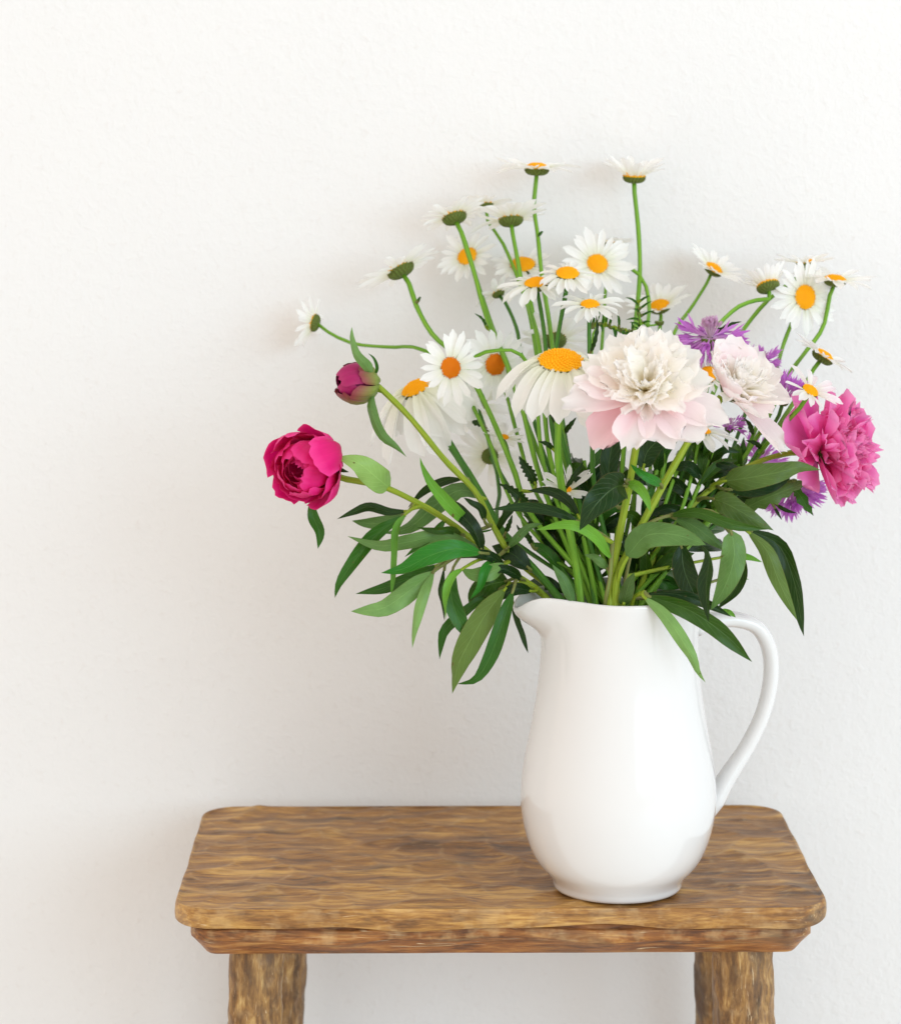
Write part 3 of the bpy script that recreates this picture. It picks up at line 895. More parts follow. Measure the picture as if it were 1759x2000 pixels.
daisy('cup-shaped daisy seen from behind on a stem arching over the purple knapweed', 1498, 556, 0.130, (-.22, .42, .80), 58, 22,
      [(1505, 583, .128), (1478, 586, .125), (1440, 600, .115), (1400, 637, .10), (1365, 682, .08), (1320, 800, .04)], droop=8, elev=48, n=18, r_stem=5.2, wid=.34)
daisy('daisy facing out with a tall oval yellow disc beside the cup-shaped one', 1572, 580, 0.135, (.48, -.86, .10), 73, 24,
      [(1545, 630, .15), (1530, 670, .14), (1512, 730, .11), (1470, 850, .07), (1400, 1000, .03)], droop=6, elev=6, n=24, r_stem=4.6)
daisy('daisy seen edge-on just above the tall oval yellow disc', 1572, 512, 0.155, (-.02, .05, 1), 62, 19,
      [(1560, 540, .16), (1500, 585, .155), (1450, 645, .14), (1424, 690, .12), (1380, 800, .07)], droop=8, elev=14, n=18, r_stem=5)
daisy('daisy spread flat on the outermost arching stem over the pink peony', 1630, 545, 0.140, (.10, -.08, 1), 78, 21,
      [(1620, 575, .14), (1606, 640, .135), (1570, 690, .12), (1535, 740, .10), (1480, 850, .06)], droop=16, elev=12, n=20, r_stem=4.8)
daisy('tipped daisy with a pointed green calyx above the pink peony', 1608, 694, 0.10, (.52, -.05, .82), 66, 21,
      [(1590, 718, .10), (1570, 752, .09), (1540, 800, .075), (1480, 890, .05)], droop=18, elev=10, n=17, r_stem=5)
daisy('daisy resting its white petals on the hot pink peony', 1582, 762, 0.005, (.42, -.42, .76), 68, 18,
      [(1565, 792, .015), (1520, 840, .03), (1470, 900, .05), (1400, 1000, .02)], droop=18, elev=14, n=15, r_stem=5.4, wid=.36)
daisy('daisy peeping out below the large white peony', 1368, 840, 0.02, (.18, -.22, .94), 76, 19,
      [(1362, 872, .02), (1350, 930, .015), (1310, 1040, 0)], droop=26, elev=2, n=20, r_stem=4.4)
daisy('small daisy squeezed between the two pale peonies', 1382, 731, 0.045, (-.15, -.80, .5), 42, 17,
      [(1378, 770, .05), (1350, 850, .04), (1300, 980, .01)], n=16, r_stem=4.4)
daisy('large old daisy with a broad domed disc and long hanging petals beside the white peony', 1095, 704, -0.042, (0.04, -.36, .93), 150, 42,
      [(1091, 800, -.045), (1090, 900, -.035), (1106, 1005, -.03), (1124, 1100, -.03)], hang=0.94, elev=0, n=26, r_stem=9.0, stem_mat='stem_daisy', wid=.34, front=-.035, mouth=1134)
daisy('daisy turned aside with an orange disc on a stem that arches over', 880, 718, 0.035, (.42, -.88, .16), 71, 21,
      [(890, 705, .052), (912, 704, .045), (955, 686, .04), (1015, 691, .045), (1045, 760, .05), (1060, 900, .04)], disc='disc_shaded', droop=18, elev=8, n=18, r_stem=4.4, wid=.34)
daisy('daisy whose orange disc is crossed by a stem, next to the large old daisy', 967, 712, 0.105, (.40, -.90, .05), 74, 21,
      [(985, 760, .115), (1010, 850, .08), (1045, 960, .05)], disc='disc_shaded', droop=10, elev=8, n=19)
daisy('large wilting daisy with a slanting disc and limp petals hanging beside the peony bud', 812, 757, 0.085, (-.40, -.30, .86), 152, 29,
      [(838, 800, .08), (872, 858, .07), (930, 950, .045), (985, 1045, .02)], hang=0.86, elev=-4, n=27, r_stem=8.5, stem_mat='stem_dark', wid=.36, front=-.01, mouth=1092)
daisy('daisy facing the wall with its dark calyx towards us above the peony leaves', 956, 890, 0.120, (-.12, .88, .20), 76, 17,
      [(968, 915, .105), (975, 960, .09), (985, 1040, .05)], elev=6, n=18, r_stem=4.4, stem_mat='stem_dark', wid=.36)
daisy('small young daisy with short petals in front of the one facing the wall', 985, 853, 0.075, (.18, -.35, .85), 44, 9,
      [(992, 880, .075), (1010, 950, .06), (1040, 1060, .03)], elev=16, n=12, r_stem=3.4, wid=.42)
daisy('half-open daisy low among the stems above the jug mouth', 1106, 956, 0.02, (-.05, -.55, .80), 58, 11,
      [(1110, 985, .025), (1122, 1060, .02)], elev=28, n=11, r_stem=3.6, wid=.36, jitter=14)
daisy('daisy seen from behind through the stems above the large old daisy', 1083, 662, 0.125, (-.02, .72, .68), 72, 21,
      [(1088, 700, .115), (1095, 800, .08)], elev=6, n=18, stem_mat='stem_dark')
daisy('faint daisy touching the wall behind the open one with full petals', 1188, 474, 0.193, (0, .20, .97), 46, 12,
      [(1186, 500, .19), (1180, 600, .17), (1172, 760, .10)], elev=10, n=16, r_stem=3.6)
daisy('daisy with broad pale petals and dark calyx behind the long curved stems', 930, 788, 0.125, (-.15, .80, .45), 78, 18,
      [(945, 830, .115), (975, 920, .08)], elev=6, n=17, stem_mat='stem_dark', wid=.38)

# ------------------------------------------------------------------ leaves
def leaf_mesh(pts, W, roll=(0, 0), fold=18, wave=0.06, nv=15, nu=7, seed=0, shape=0.9, serr=0.0, jag=None):
    rs = random.Random(seed)
    C = catmull(pts, nv)
    o = C[0]
    verts, uvs = [], []
    ph = rs.uniform(0, 6.28); ph2 = rs.uniform(0, 6.28)
    ea = 0.80
    if shape <= 0.8: ea = 0.45; shape += 0.30
    mx = max((t ** ea) * ((1 - t) ** shape) for t in [i / 40 for i in range(41)])
    for j, c in enumerate(C):
        t = j / (nv - 1)
        T = (C[min(j + 1, nv - 1)] - C[max(j - 1, 0)]).normalized()
        V = (CAM - c).normalized()
        if abs(T.dot(V)) > 0.97: V = Vector((0, 0, 1))
        S = T.cross(V).normalized(); Nn = S.cross(T)
        q = Quaternion(T, rad(roll[0] + (roll[1] - roll[0]) * t))
        S.rotate(q); Nn.rotate(q)
        pr = (t ** ea) * (max(0, 1 - t) ** shape) / mx
        hw = W * 0.5 * max(pr, 0.035 if t < 0.5 else 0.0)
        if jag and j % 2: hw *= jag
        if serr: hw *= 1 + serr * (1 if j % 2 else -1)
        for i in range(nu):
            s = -1 + 2 * i / (nu - 1)
            fa = rad(fold)
            p = c - o + S * (s * hw * math.cos(fa)) + Nn * (abs(s) ** 1.25 * hw * math.sin(fa))
            p += Nn * (wave * W * math.sin(ph + t * 9 + (1.6 if s > 0 else 0)) * s * s * pr)
            p += Nn * (0.03 * W * math.sin(ph2 + t * 21) * s * s * pr)
            verts.append(p); uvs.append((0.5 + 0.5 * s, t))
    return mesh_from(verts, grid_faces(nu, nv), uvs), o

LN = [0]
def leaf(root, pts, w, mat='leaf', roll=0, fold=26, wave=0.15, petiole=True, shape=1.0, serr=0.0, jag=None, nv=15, name='leaf'):
    LN[0] += 1
    P = [at(*p) for p in pts]
    Wm = w * (0.76 if shape >= 1.0 else 0.86) * mpp(pts[0][2])
    r = roll if isinstance(roll, tuple) else (roll, roll)
    rj = random.Random(LN[0])
    r = (r[0] + rj.uniform(-14, 14), r[1] + rj.uniform(-22, 22))
    me, o = leaf_mesh(P, Wm, r, fold, wave, nv=nv, seed=LN[0] * 13, shape=shape, serr=serr, jag=jag)
    link(name, me, MAT[mat], root, o)
    if petiole and root.name in STEMS:
        st = STEMS[root.name]
        # join the leaf to the nearest piece of its stem a little below it
        best = min(st, key=lambda q: (q - o).length + max(0, q.z - o.z) * 0.6)
        d = (best - o).length
        if d > 0.002:
            T = (P[1] - P[0]).normalized()
            midp = o - T * (d * 0.35) + (best - o) * 0.25
            pts3 = [best, midp.lerp((best + o) / 2, 0.35), o, o + T * 0.004]
            link('petiole', tube_mesh(pts3, [0.0019, 0.0014, 0.0012], n=10, sides=6, origin=best), MAT['stem_red'] if LN[0] % 3 else MAT['stem_peony'], root, best)
    return me

# ------------------------------------------------------------------ peony petals
def broad_petal(seed, w=0.85, cup=0.35, bend=20, ruff=0.03, notch=0.08, nu=8, nv=9, base_w=0.22, wpos=0.68):
    key = ('broad', seed, w, cup, bend, ruff, notch)
    if key in PC: return PC[key]
    rs = random.Random(seed)
    verts, uvs = [], []
    cs = []; cx = cz = 0.0
    for j in range(nv):
        t = j / (nv - 1); a = -rad(bend) * t
        cs.append((cx, cz, a)); cx += math.cos(a) / (nv - 1); cz += math.sin(a) / (nv - 1)
    tip = [notch * rs.uniform(0, 1) * (1.0 if i % 2 else 0.15) for i in range(nu)]
    ph = [rs.uniform(0, 6.28) for _ in range(4)]
    for j in range(nv):
        t = j / (nv - 1)
        if t < wpos: prof = base_w + (1 - base_w) * math.sin(t / wpos * math.pi / 2) ** 1.1
        else: prof = math.sqrt(max(0, 1 - ((t - wpos) / (1 - wpos)) ** 2 * 0.62))
        x, z, a = cs[j]
        for i in range(nu):
            s = -1 + 2 * i / (nu - 1)
            back = (t ** 4) * abs(s) ** 2.2 * 0.16 + tip[i] * t ** 4
            lz = cup * w * 0.5 * (s * s - 0.25) * prof * (0.4 + 0.6 * t) + ruff * t * (math.sin(ph[0] + s * 5 + t * 2) + 0.6 * math.sin(ph[1] + s * 9 - t * 4))
            yy = s * w * 0.5 * prof * (1 - 0.10 * cup * abs(s)) + 0.05 * math.sin(ph[2]) * t * t
            verts.append((x - back * math.cos(a) - lz * math.sin(a), yy, z - back * math.sin(a) + lz * math.cos(a)))
            uvs.append((i / (nu - 1), t))
    me = mesh_from(verts, grid_faces(nu, nv), uvs)
    PC[key] = me
    return me

def put_petal(root, M, az, elev, off, zoff, L, wscale, me, mat, tw=0):
    Mp = M @ Matrix.Rotation(az, 4, 'Z') @ Matrix.Translation((off, 0, zoff)) @ Matrix.Rotation(-rad(elev), 4, 'Y') @ Matrix.Rotation(rad(tw), 4, 'X') @ Matrix.Diagonal((L, L * wscale, L, 1))
    me2 = PC.get((id(me), mat))
    if me2 is None:
        me2 = me.copy(); me2.materials.clear(); me2.materials.append(MAT[mat]); PC[(id(me), mat)] = me2
    return link('petal', me2, None, root, M=Mp)

def screen_frame(axis, c):
    """frame whose X points to the camera's right and Y up the picture within the flower's face"""
    z = Vector(axis).normalized()
    x = (CR - z * CR.dot(z)).normalized(); y = z.cross(x)
    return Matrix(((x.x, y.x, z.x, c.x), (x.y, y.y, z.y, c.y), (x.z, y.z, z.z, c.z), (0, 0, 0, 1)))

def sepals(root, M, r, n, mat='sepal', L=1.6, elev=30):
    rs = random.Random(int(r * 1e6))
    for k in range(n):
        me = broad_petal(300 + k % 3, w=0.6, cup=0.5, bend=-55, ruff=0.0, notch=0.0, nu=5, nv=6, base_w=.5, wpos=.4)
        Mp = M @ Matrix.Rotation(k * 6.283 / n + rs.uniform(-.2, .2), 4, 'Z') @ Matrix.Translation((r * 0.15, 0, 0)) @ Matrix.Rotation(-rad(elev + rs.uniform(-8, 8)), 4, 'Y') @ Matrix.Scale(r * L, 4)
        k2 = ('sep', id(me), mat)
        if k2 not in PC:
            m2 = me.copy(); m2.materials.clear(); m2.materials.append(MAT[mat]); PC[k2] = m2
        link('sepal', PC[k2], None, root, M=Mp)

GP = 'peonies in the jug'
# ---- large white peony
YP3 = -0.098
c = at(1262, 762, YP3)
s = mpp(YP3)
ax = Vector((-.06, -.74, .67))
root = make_stem('peony', 'large white and blush peony in full bloom above the middle of the jug', 'peony', GP,
                 [(1260, 800, -.068), (1244, 860, -.055), (1226, 960, -.045), (1206, 1060, -.045), (1194, 1140, -.045)], 7.5 * s, 9.5 * s, MAT['stem_peony'], -.05, mouth=1190)
WP = root
M = screen_frame(ax, c)
sepals(root, M @ Matrix.Translation((0, 0, -24 * s)), 36 * s, 5)
rs = random.Random(11)
guards = [(174, 140, .58, 16, 'petal_blush', 2), (190, 166, .52, 10, 'petal_blush', 3), (222, 146, .66, -10, 'petal_rose', 4), (254, 142, .60, 8, 'petal_blush', 5),
          (286, 130, .74, 4, 'petal_blush', 6), (312, 146, .70, 4, 'petal_blush', 7), (336, 164, .58, 0, 'petal_blush', 8), (2, 128, .66, 20, 'petal_cream', 9),
          (30, 130, .7, 26, 'petal_cream', 10), (62, 132, .72, 28, 'petal_cream', 11), (92, 135, .72, 26, 'petal_cream', 12), (120, 135, .72, 28, 'petal_cream', 13), (150, 138, .68, 20, 'petal_cream', 14)]
for az, L, w, el, mt, sd in guards:
    me = broad_petal(sd, w=w, cup=0.42, bend=10 if 160 < az < 340 else 14, ruff=0.028, notch=0.12)
    put_petal(root, M, rad(az), el, 8 * s, -14 * s, L * s, 1.0, me, mt, rs.uniform(-10, 10))
for k in range(120):
    u = (k + 0.5) / 120
    el = 6 + 62 * (u ** 1.05) + rs.uniform(-10, 10)
    az = k * 2.39996 + rs.uniform(-.2, .2)
    L = (112 - 34 * u) * rs.uniform(0.66, 1.14) * s
    # the tuft is fuller towards the top of the bloom
    L *= 0.94 + 0.16 * math.sin(az)
    me = broad_petal(20 + k % 9, w=0.30 + 0.08 * (k % 4), cup=0.3, bend=-22 + 16 * (k % 4), ruff=0.03, notch=0.11, nu=6, nv=7, base_w=.3, wpos=.8)
    put_petal(root, M, az, el, (9 * (1 - u)) * s, 0, L, rs.uniform(.8, 1.25), me, 'petal_cream', rs.uniform(-28, 28))

# ---- second pale peony, seen from the side
YP4 = -0.03
c = at(1430, 768, YP4)
s = mpp(YP4)
ax = Vector((.38, -.50, .78))
root = make_stem('peony', 'smaller cream peony with pink outer petals tipped aside next to the large white one', 'peony', GP,
                 [(1408, 775, -.02), (1390, 800, -.02), (1350, 852, -.03), (1290, 955, -.04), (1240, 1050, -.045), (1205, 1125, -.048)], 7.2 * s, 9 * s, MAT['stem_peony'], -.05, mouth=1200)
SP = root
M = screen_frame(ax, c)
sepals(root, M @ Matrix.Translation((0, 0, -16 * s)), 34 * s, 5)
for az, L, w, el, bd, mt, sd in [(322, 150, .52, -4, 6, 'petal_blush', 41), (175, 104, .9, 46, -16, 'petal_blush', 42), (210, 98, .9, 46, -20, 'petal_blush', 43), (140, 112, .85, 46, -8, 'petal_blush', 44),
                                 (105, 116, .85, 46, 0, 'petal_blush', 45), (65, 114, .8, 42, 2, 'petal_cream', 46), (30, 112, .8, 36, 4, 'petal_cream', 47), (350, 112, .8, 28, 2, 'petal_cream', 48), (265, 98, .8, 36, -14, 'petal_blush', 49), (295, 108, .8, 24, -4, 'petal_blush', 50)]:
    me = broad_petal(sd, w=w, cup=0.55, bend=bd, ruff=0.03, notch=0.12)
    put_petal(root, M, rad(az), el, 8 * s, -8 * s, L * s, 1.0, me, mt, rs.uniform(-8, 8))
for k in range(95):
    u = (k + 0.5) / 95
    me = broad_petal(20 + k % 9, w=0.26 + 0.05 * (k % 4), cup=0.4, bend=-10 + 14 * (k % 4), ruff=0.03, notch=0.11, nu=6, nv=7, base_w=.3, wpos=.8)
    put_petal(root, M, k * 2.39996, 34 + 54 * u + rs.uniform(-7, 7), 8 * (1 - u) * s, 0, (90 - 16 * u) * rs.uniform(.7, 1.1) * s, rs.uniform(.8, 1.2), me, 'petal_cream', rs.uniform(-28, 28))

# ---- hot pink peony
YP5 = 0.045
c = at(1602, 884, YP5)
s = mpp(YP5)
ax = Vector((.84, -.46, .18))
root = make_stem('peony', 'hot pink double peony facing away from the jug on a slanting stem', 'peony', GP,
                 [(1560, 884, .05), (1535, 886, .05), (1480, 902, .045), (1400, 945, .03), (1335, 1005, .015), (1275, 1090, 0)], 5.6 * s, 7.6 * s, MAT['stem_peony'], 0.0, mouth=1245)
PP = root
M = screen_frame(ax, c)
sepals(root, M @ Matrix.Translation((0, 0, -18 * s)), 36 * s, 5)
for az, L, w, el, bd, sd in [(92, 120, .9, 20, 0, 61), (135, 134, .95, 4, 10, 62), (175, 134, .95, 0, 12, 63), (215, 122, .9, 6, 10, 64), (262, 124, .88, 24, -6, 65), (295, 118, .8, 30, 0, 66), (55, 118, .8, 34, 0, 67), (10, 110, .8, 36, 0, 68), (335, 110, .8, 34, 0, 69)]:
    me = broad_petal(sd, w=w, cup=0.5, bend=bd, ruff=0.03, notch=0.07)
    put_petal(root, M, rad(az), el, 8 * s, -8 * s, L * s, 1.0, me, 'petal_pink', rs.uniform(-10, 10))
for k in range(88):
    u = (k + 0.5) / 88
    me = broad_petal(70 + k % 10, w=0.48 + 0.07 * (k % 4), cup=0.6, bend=-10 + 12 * (k % 5), ruff=0.06, notch=0.17, nu=8, nv=7, base_w=.28, wpos=.78)
    put_petal(root, M, k * 2.39996, 28 + 62 * u + rs.uniform(-8, 8), 10 * (1 - u) * s, 0, (124 - 6 * u) * rs.uniform(.66, 1.08) * s, rs.uniform(.8, 1.2), me, 'petal_pink', rs.uniform(-40, 40))

# ---- fuchsia globe peony
YP1 = -0.01
c = at(594, 914, YP1)
s = mpp(YP1)
ax = Vector((-.52, -.83, -.10)).normalized()
root = make_stem('peony', 'fuchsia globe peony half open at the end of a long yellow-green stem', 'peony', GP,
                 [(640, 922, 0.02), (668, 934, .015), (710, 942, .01), (765, 957, .005), (860, 1008, 0), (945, 1072, 0), (1005, 1122, 0)], 6.2 * s, 8.2 * s, MAT['stem_peony'], -.005, mouth=1066)
FP = root
M = screen_frame(ax, c)
def globe_petal(rad_m, az, half, th0, th1, flare, seed, lean):
    """a petal that wraps a ball: th0 near the stem pole (pi) to th1 near the opening"""
    rs_ = random.Random(seed)
    nu, nv = 11, 10
    ph = rs_.uniform(0, 6.28); ph2 = rs_.uniform(0, 6.28)
    verts, uvs = [], []
    for j in range(nv):
        t = j / (nv - 1)
        for i in range(nu):
            q = -1 + 2 * i / (nu - 1)
            tt = t * (1 - 0.16 * abs(q) ** 2.4 - 0.035 * math.sin(q * 6 + ph) ** 2 - 0.02 * math.sin(q * 13 + ph2))
            th = th0 + (th1 - th0) * tt
            wd = half * (0.35 + 0.65 * math.sin(min(1, tt * 1.25) * math.pi / 2))
            a = az + q * wd / max(0.42, math.sin(th)) * 0.75 + lean * tt
            r = rad_m * (1 + flare * tt ** 3 + 0.034 * math.sin(ph + q * 4 + t * 5) + 0.030 * math.sin(ph2 + q * 7 - t * 3) * t - 0.03 * abs(q) ** 2)
            r *= 1 + 0.10 * max(0, t - 0.75) * math.sin(ph2 + q * 5)
            verts.append((r * math.sin(th) * math.cos(a), r * math.sin(th) * math.sin(a), r * math.cos(th)))
            uvs.append((i / (nu - 1), t))
    return mesh_from(verts, grid_faces(nu, nv), uvs)
for k in range(34):
    u = k / 33.0
    r = (78 - 52 * u) * s
    az = k * 2.39996 + 0.5
    th1 = rad(50 - 26 * u + rs.uniform(-9, 9)) if k > 13 else rad(rs.uniform(48, 100))
    me = globe_petal(r, az, rad((48 if k > 13 else 40) + rs.uniform(-8, 8)), rad(168), th1, 0.10 * (1 - u) * rs.uniform(0.2, 1.0), 500 + k, rs.uniform(-.2, .2))
    link('petal', me, MAT['petal_fuchsia'], root, M=M @ Matrix.Diagonal((1.02, 1.08, 1.02, 1)))
sepals(root, M @ Matrix.Translation((0, 0, -70 * s)), 40 * s, 5, elev=30)
# bracts round the globe
leaf(root, [(762, 954, .006), (738, 935, -.01), (700, 905, -.02), (660, 893, -.015)], 60, 'leaf_pale', roll=(190, 170), fold=10, shape=.55)
leaf(root, [(640, 918, .01), (655, 915, 0), (682, 922, -.005)], 18, 'leaf_dark', petiole=False)
leaf(root, [(608, 975, .02), (612, 1010, .018), (624, 1040, .015), (621, 1072, .014)], 34, 'leaf', roll=(20, -20), fold=28)

# ---- peony bud
YB = 0.02
c = at(697, 747, YB)
s = mpp(YB)
ax = Vector((-.90, -.38, .10)).normalized()
root = make_stem('peony_bud', 'closed crimson and green peony bud on a long slanting stem', 'peony bud', None,
                 [(722, 744, .022), (738, 754, .021), (800, 815, .018), (868, 898, .012), (928, 960, .01), (960, 1022, .008), (1000, 1085, .005)], 5.8 * s, 8.0 * s, MAT['stem_peony'], 0.012, mouth=1086)
BD = root
M = screen_frame(ax, c)
for k in range(9):
    me = globe_petal((39 - 1.6 * k) * s, k * 2.2 + .4, rad(66), rad(170), rad(14 - k), 0.0, 700 + k, 0.35)
    link('petal', me, MAT['petal_bud'], root, M=M @ Matrix.Diagonal((1, 1, 1.12, 1)))
for k, (az, th, hf) in enumerate([(250, 30, 60), (20, 74, 44), (130, 66, 50), (310, 60, 44)]):
    me = globe_petal(42 * s, rad(az), rad(hf), rad(172), rad(th), 0.05, 720 + k, 0.0)
    link('sepal', me, MAT['bud_green'], root, M=M @ Matrix.Diagonal((1, 1, 1.08, 1)))
leaf(root, [(728, 738, .02), (716, 715, .0), (694, 690, -.005), (686, 660, 0), (687, 638, .005)], 30, 'leaf_pale', roll=(185, 160), fold=22)
leaf(root, [(732, 735, .02), (736, 718, .015), (730, 700, .015), (719, 690, .016)], 10, 'leaf', fold=30)
leaf(root, [(728, 766, .02), (725, 800, .0), (745, 850, -.005), (770, 872, -.003), (794, 893, 0)], 32, 'leaf', roll=(180, 205), fold=24)

# ---- leaves of the bud stem and of the fuchsia stem
L_ = leaf
L_(BD, [(929, 1032, .0), (890, 1000, -.03), (845, 950, -.045), (826, 915, -.045), (820, 893, -.04)], 36, 'leaf_pale', roll=(10, 25), fold=22)
L_(BD, [(908, 934, .02), (875, 937, .03), (835, 955, .04), (796, 992, .045)], 26, 'leaf_dark', roll=(-30, 10))
L_(BD, [(948, 974, .012), (900, 957, .02), (852, 985, .03), (800, 1030, .035), (750, 1042, .04)], 52, 'leaf', roll=(185, 200), fold=14)
L_(BD, [(947, 1020, .0), (938, 995, -.004), (922, 983, -.006), (905, 972, -.004)], 24, 'leaf_dark', roll=20)
L_(BD, [(941, 1078, -.02), (925, 1035, -.028), (895, 1000, -.02), (862, 972, -.005)], 46, 'leaf_dark', roll=(30, 10), fold=24)
L_(FP, [(798, 998, .0), (760, 1000, .0), (720, 990, .01), (690, 1000, .015), (658, 1014, .02)], 26, 'leaf_dark', roll=(20, -20), fold=20)
L_(FP, [(792, 1003, .01), (750, 1020, .02), (715, 1022, .025), (687, 1017, .03)], 36, 'leaf', roll=(175, 165), fold=14)
L_(FP, [(790, 1006, .0), (735, 1045, -.005), (685, 1105, -.01), (662, 1140, -.01), (654, 1168, -.005)], 46, 'leaf', roll=(30, -10), fold=35)
L_(FP, [(793, 1003, -.01), (777, 1030, -.03), (771, 1090, -.04), (768, 1130, -.038), (764, 1167, -.035)], 26, 'leaf_pale', roll=(25, 50), fold=26)
L_(FP, [(938, 1072, -.01), (865, 1048, -.02), (800, 1058, -.025), (740, 1066, -.02), (678, 1047, -.01)], 42, 'leaf', roll=(170, 185), fold=20)
L_(FP, [(941, 1080, -.03), (890, 1072, -.045), (840, 1085, -.05), (790, 1110, -.048), (744, 1119, -.04)], 56, 'leaf_vivid', roll=(0, 15), fold=16)
L_(FP, [(858, 1102, -.02), (810, 1125, -.015), (750, 1148, -.01), (694, 1160, -.005)], 36, 'leaf', roll=(20, -25), fold=24)
L_(FP, [(850, 1114, -.03), (810, 1145, -.04), (755, 1185, -.045), (720, 1192, -.045), (685, 1194, -.04)], 54, 'leaf_pale', roll=(190, 175), fold=12)
L_(FP, [(848, 1114, -.03), (832, 1150, -.045), (818, 1190, -.05), (809, 1230, -.05), (805, 1266, -.048)], 30, 'leaf_pale', roll=(160, 200), fold=20)
L_(FP, [(904, 1110, -.04), (882, 1128, -.055), (872, 1165, -.06), (870, 1210, -.058)], 24, 'leaf_pale', roll=(20, 40), fold=24)
L_(FP, [(884, 1110, -.03), (880, 1160, -.045), (898, 1215, -.05), (927, 1259, -.045)], 50, 'leaf', roll=(20, -15), fold=22)
L_(FP, [(868, 1105, -.02), (864, 1150, -.02), (866, 1180, -.02), (868, 1214, -.02)], 20, 'leaf_dark', roll=30)
L_(FP, [(988, 1102, -.02), (955, 1118, -.03), (925, 1122, -.03), (900, 1110, -.025)], 46, 'leaf', roll=(175, 185), fold=12)
L_(FP, [(992, 1134, -.01), (955, 1142, -.02), (930, 1155, -.02), (915, 1177, -.018)], 60, 'leaf_olive', roll=(10, 0), fold=10, shape=.6)
L_(BD, [(1035, 1112, .0), (1005, 1085, .0), (985, 1075, .005), (960, 1066, .01)], 56, 'leaf_dark', roll=(0, 15), fold=14)
L_(BD, [(962, 1034, .01), (945, 1038, .005), (935, 1037, .003), (925, 1031, .0)], 6, 'leaf', petiole=False)

L_(BD, [(968, 1040, .012), (985, 1010, .0), (1004, 990, -.004), (1016, 962, -.004)], 20, 'leaf_dark', roll=(20, 0))
L_(BD, [(990, 1072, .0), (1010, 1050, -.01), (1032, 1030, -.012), (1060, 1022, -.01)], 26, 'leaf', roll=(170, 190))
L_(FP, [(985, 1108, -.01), (960, 1088, -.02), (930, 1082, -.022), (895, 1090, -.02)], 30, 'leaf_dark', roll=(10, 0))
L_(FP, [(902, 1045, -.005), (880, 1035, -.02), (850, 1036, -.025), (815, 1030, -.02)], 24, 'leaf_olive', roll=(20, -10))
L_(FP, [(965, 1090, -.015), (948, 1112, -.03), (938, 1145, -.035), (918, 1170, -.035)], 28, 'leaf_vivid', roll=(10, 30))
L_(FP, [(870, 1014, .0), (850, 1040, -.015), (822, 1062, -.02), (790, 1088, -.018)], 24, 'leaf', roll=(10, -20))
L_(FP, [(1020, 1132, -.008), (1000, 1118, -.02), (975, 1112, -.024), (945, 1128, -.022)], 30, 'leaf_dark', roll=(0, 10))
# ---- foliage that has no flower of its own
def sprig(label, pts, front, mouth, name='leafy_stem', mat='stem_peony', r0=4.5, r1=6):
    s = mpp(0)
    return make_stem(name, label, 'leafy stem', 'leafy stems without flowers', pts, r0 * s, r1 * s, MAT[mat], front, mouth=mouth)
LS = sprig('drooping spray of long dark leaves hanging beside the spout of the jug', [(992, 1142, -.01), (1018, 1140, -.01), (1042, 1146, -.008)], -.005, 1066)
L_(LS, [(966, 1156, -.02), (915, 1190, -.03), (872, 1228, -.035), (862, 1260, -.035), (858, 1288, -.033)], 34, 'leaf', roll=(30, 0), fold=26)
L_(LS, [(988, 1148, -.03), (945, 1205, -.05), (900, 1285, -.055), (888, 1325, -.053), (883, 1355, -.05)], 66, 'leaf_olive', roll=(165, 190), fold=12)
L_(LS, [(1002, 1152, -.04), (985, 1205, -.055), (958, 1280, -.06), (930, 1325, -.058), (892, 1336, -.05)], 44, 'leaf', roll=(20, -10), fold=24)
L_(LS, [(1000, 1172, .0), (1012, 1210, .0), (1022, 1245, 0), (1031, 1276, 0)], 22, 'leaf_dark', roll=(40, 10), fold=30)
L_(LS, [(1040, 1155, -.02), (1010, 1150, -.03), (985, 1160, -.03), (960, 1180, -.03)], 34, 'leaf_dark', roll=(10, 0), fold=20)

CS = sprig('cluster of broad dark leaves spreading in front of the stems over the jug mouth', [(1196, 1060, -.055), (1193, 1092, -.055), (1190, 1130, -.055)], -.05, 1180, mat='stem_red', r0=4, r1=5)
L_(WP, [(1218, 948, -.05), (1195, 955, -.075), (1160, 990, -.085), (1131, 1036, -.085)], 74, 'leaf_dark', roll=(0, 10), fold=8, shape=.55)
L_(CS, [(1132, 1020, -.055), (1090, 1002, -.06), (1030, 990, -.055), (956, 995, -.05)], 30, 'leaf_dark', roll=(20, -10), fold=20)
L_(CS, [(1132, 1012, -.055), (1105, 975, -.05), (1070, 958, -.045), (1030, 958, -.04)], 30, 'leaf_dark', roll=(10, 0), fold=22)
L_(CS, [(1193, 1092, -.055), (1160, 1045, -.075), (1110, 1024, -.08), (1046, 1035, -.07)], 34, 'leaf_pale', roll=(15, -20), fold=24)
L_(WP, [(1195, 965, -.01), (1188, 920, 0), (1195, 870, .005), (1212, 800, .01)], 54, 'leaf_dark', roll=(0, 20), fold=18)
L_(SP, [(1256, 915, -.02), (1262, 885, -.02), (1285, 860, -.02), (1310, 846, -.02)], 52, 'leaf_dark', roll=(0, 10), fold=14, shape=.6)
L_(SP, [(1290, 946, -.05), (1275, 938, -.065), (1252, 925, -.07), (1230, 906, -.065)], 28, 'leaf_vivid', roll=(10, -10), fold=24)
L_(WP, [(1223, 944, -.06), (1245, 950, -.075), (1260, 970, -.08), (1270, 1000, -.078)], 30, 'leaf_pale', roll=(20, 0), fold=24)
L_(PP, [(1412, 940, .0), (1450, 935, -.015), (1520, 922, -.02), (1560, 912, -.015), (1602, 918, -.01)], 58, 'leaf_olive', roll=(175, 195), fold=10, shape=.75)
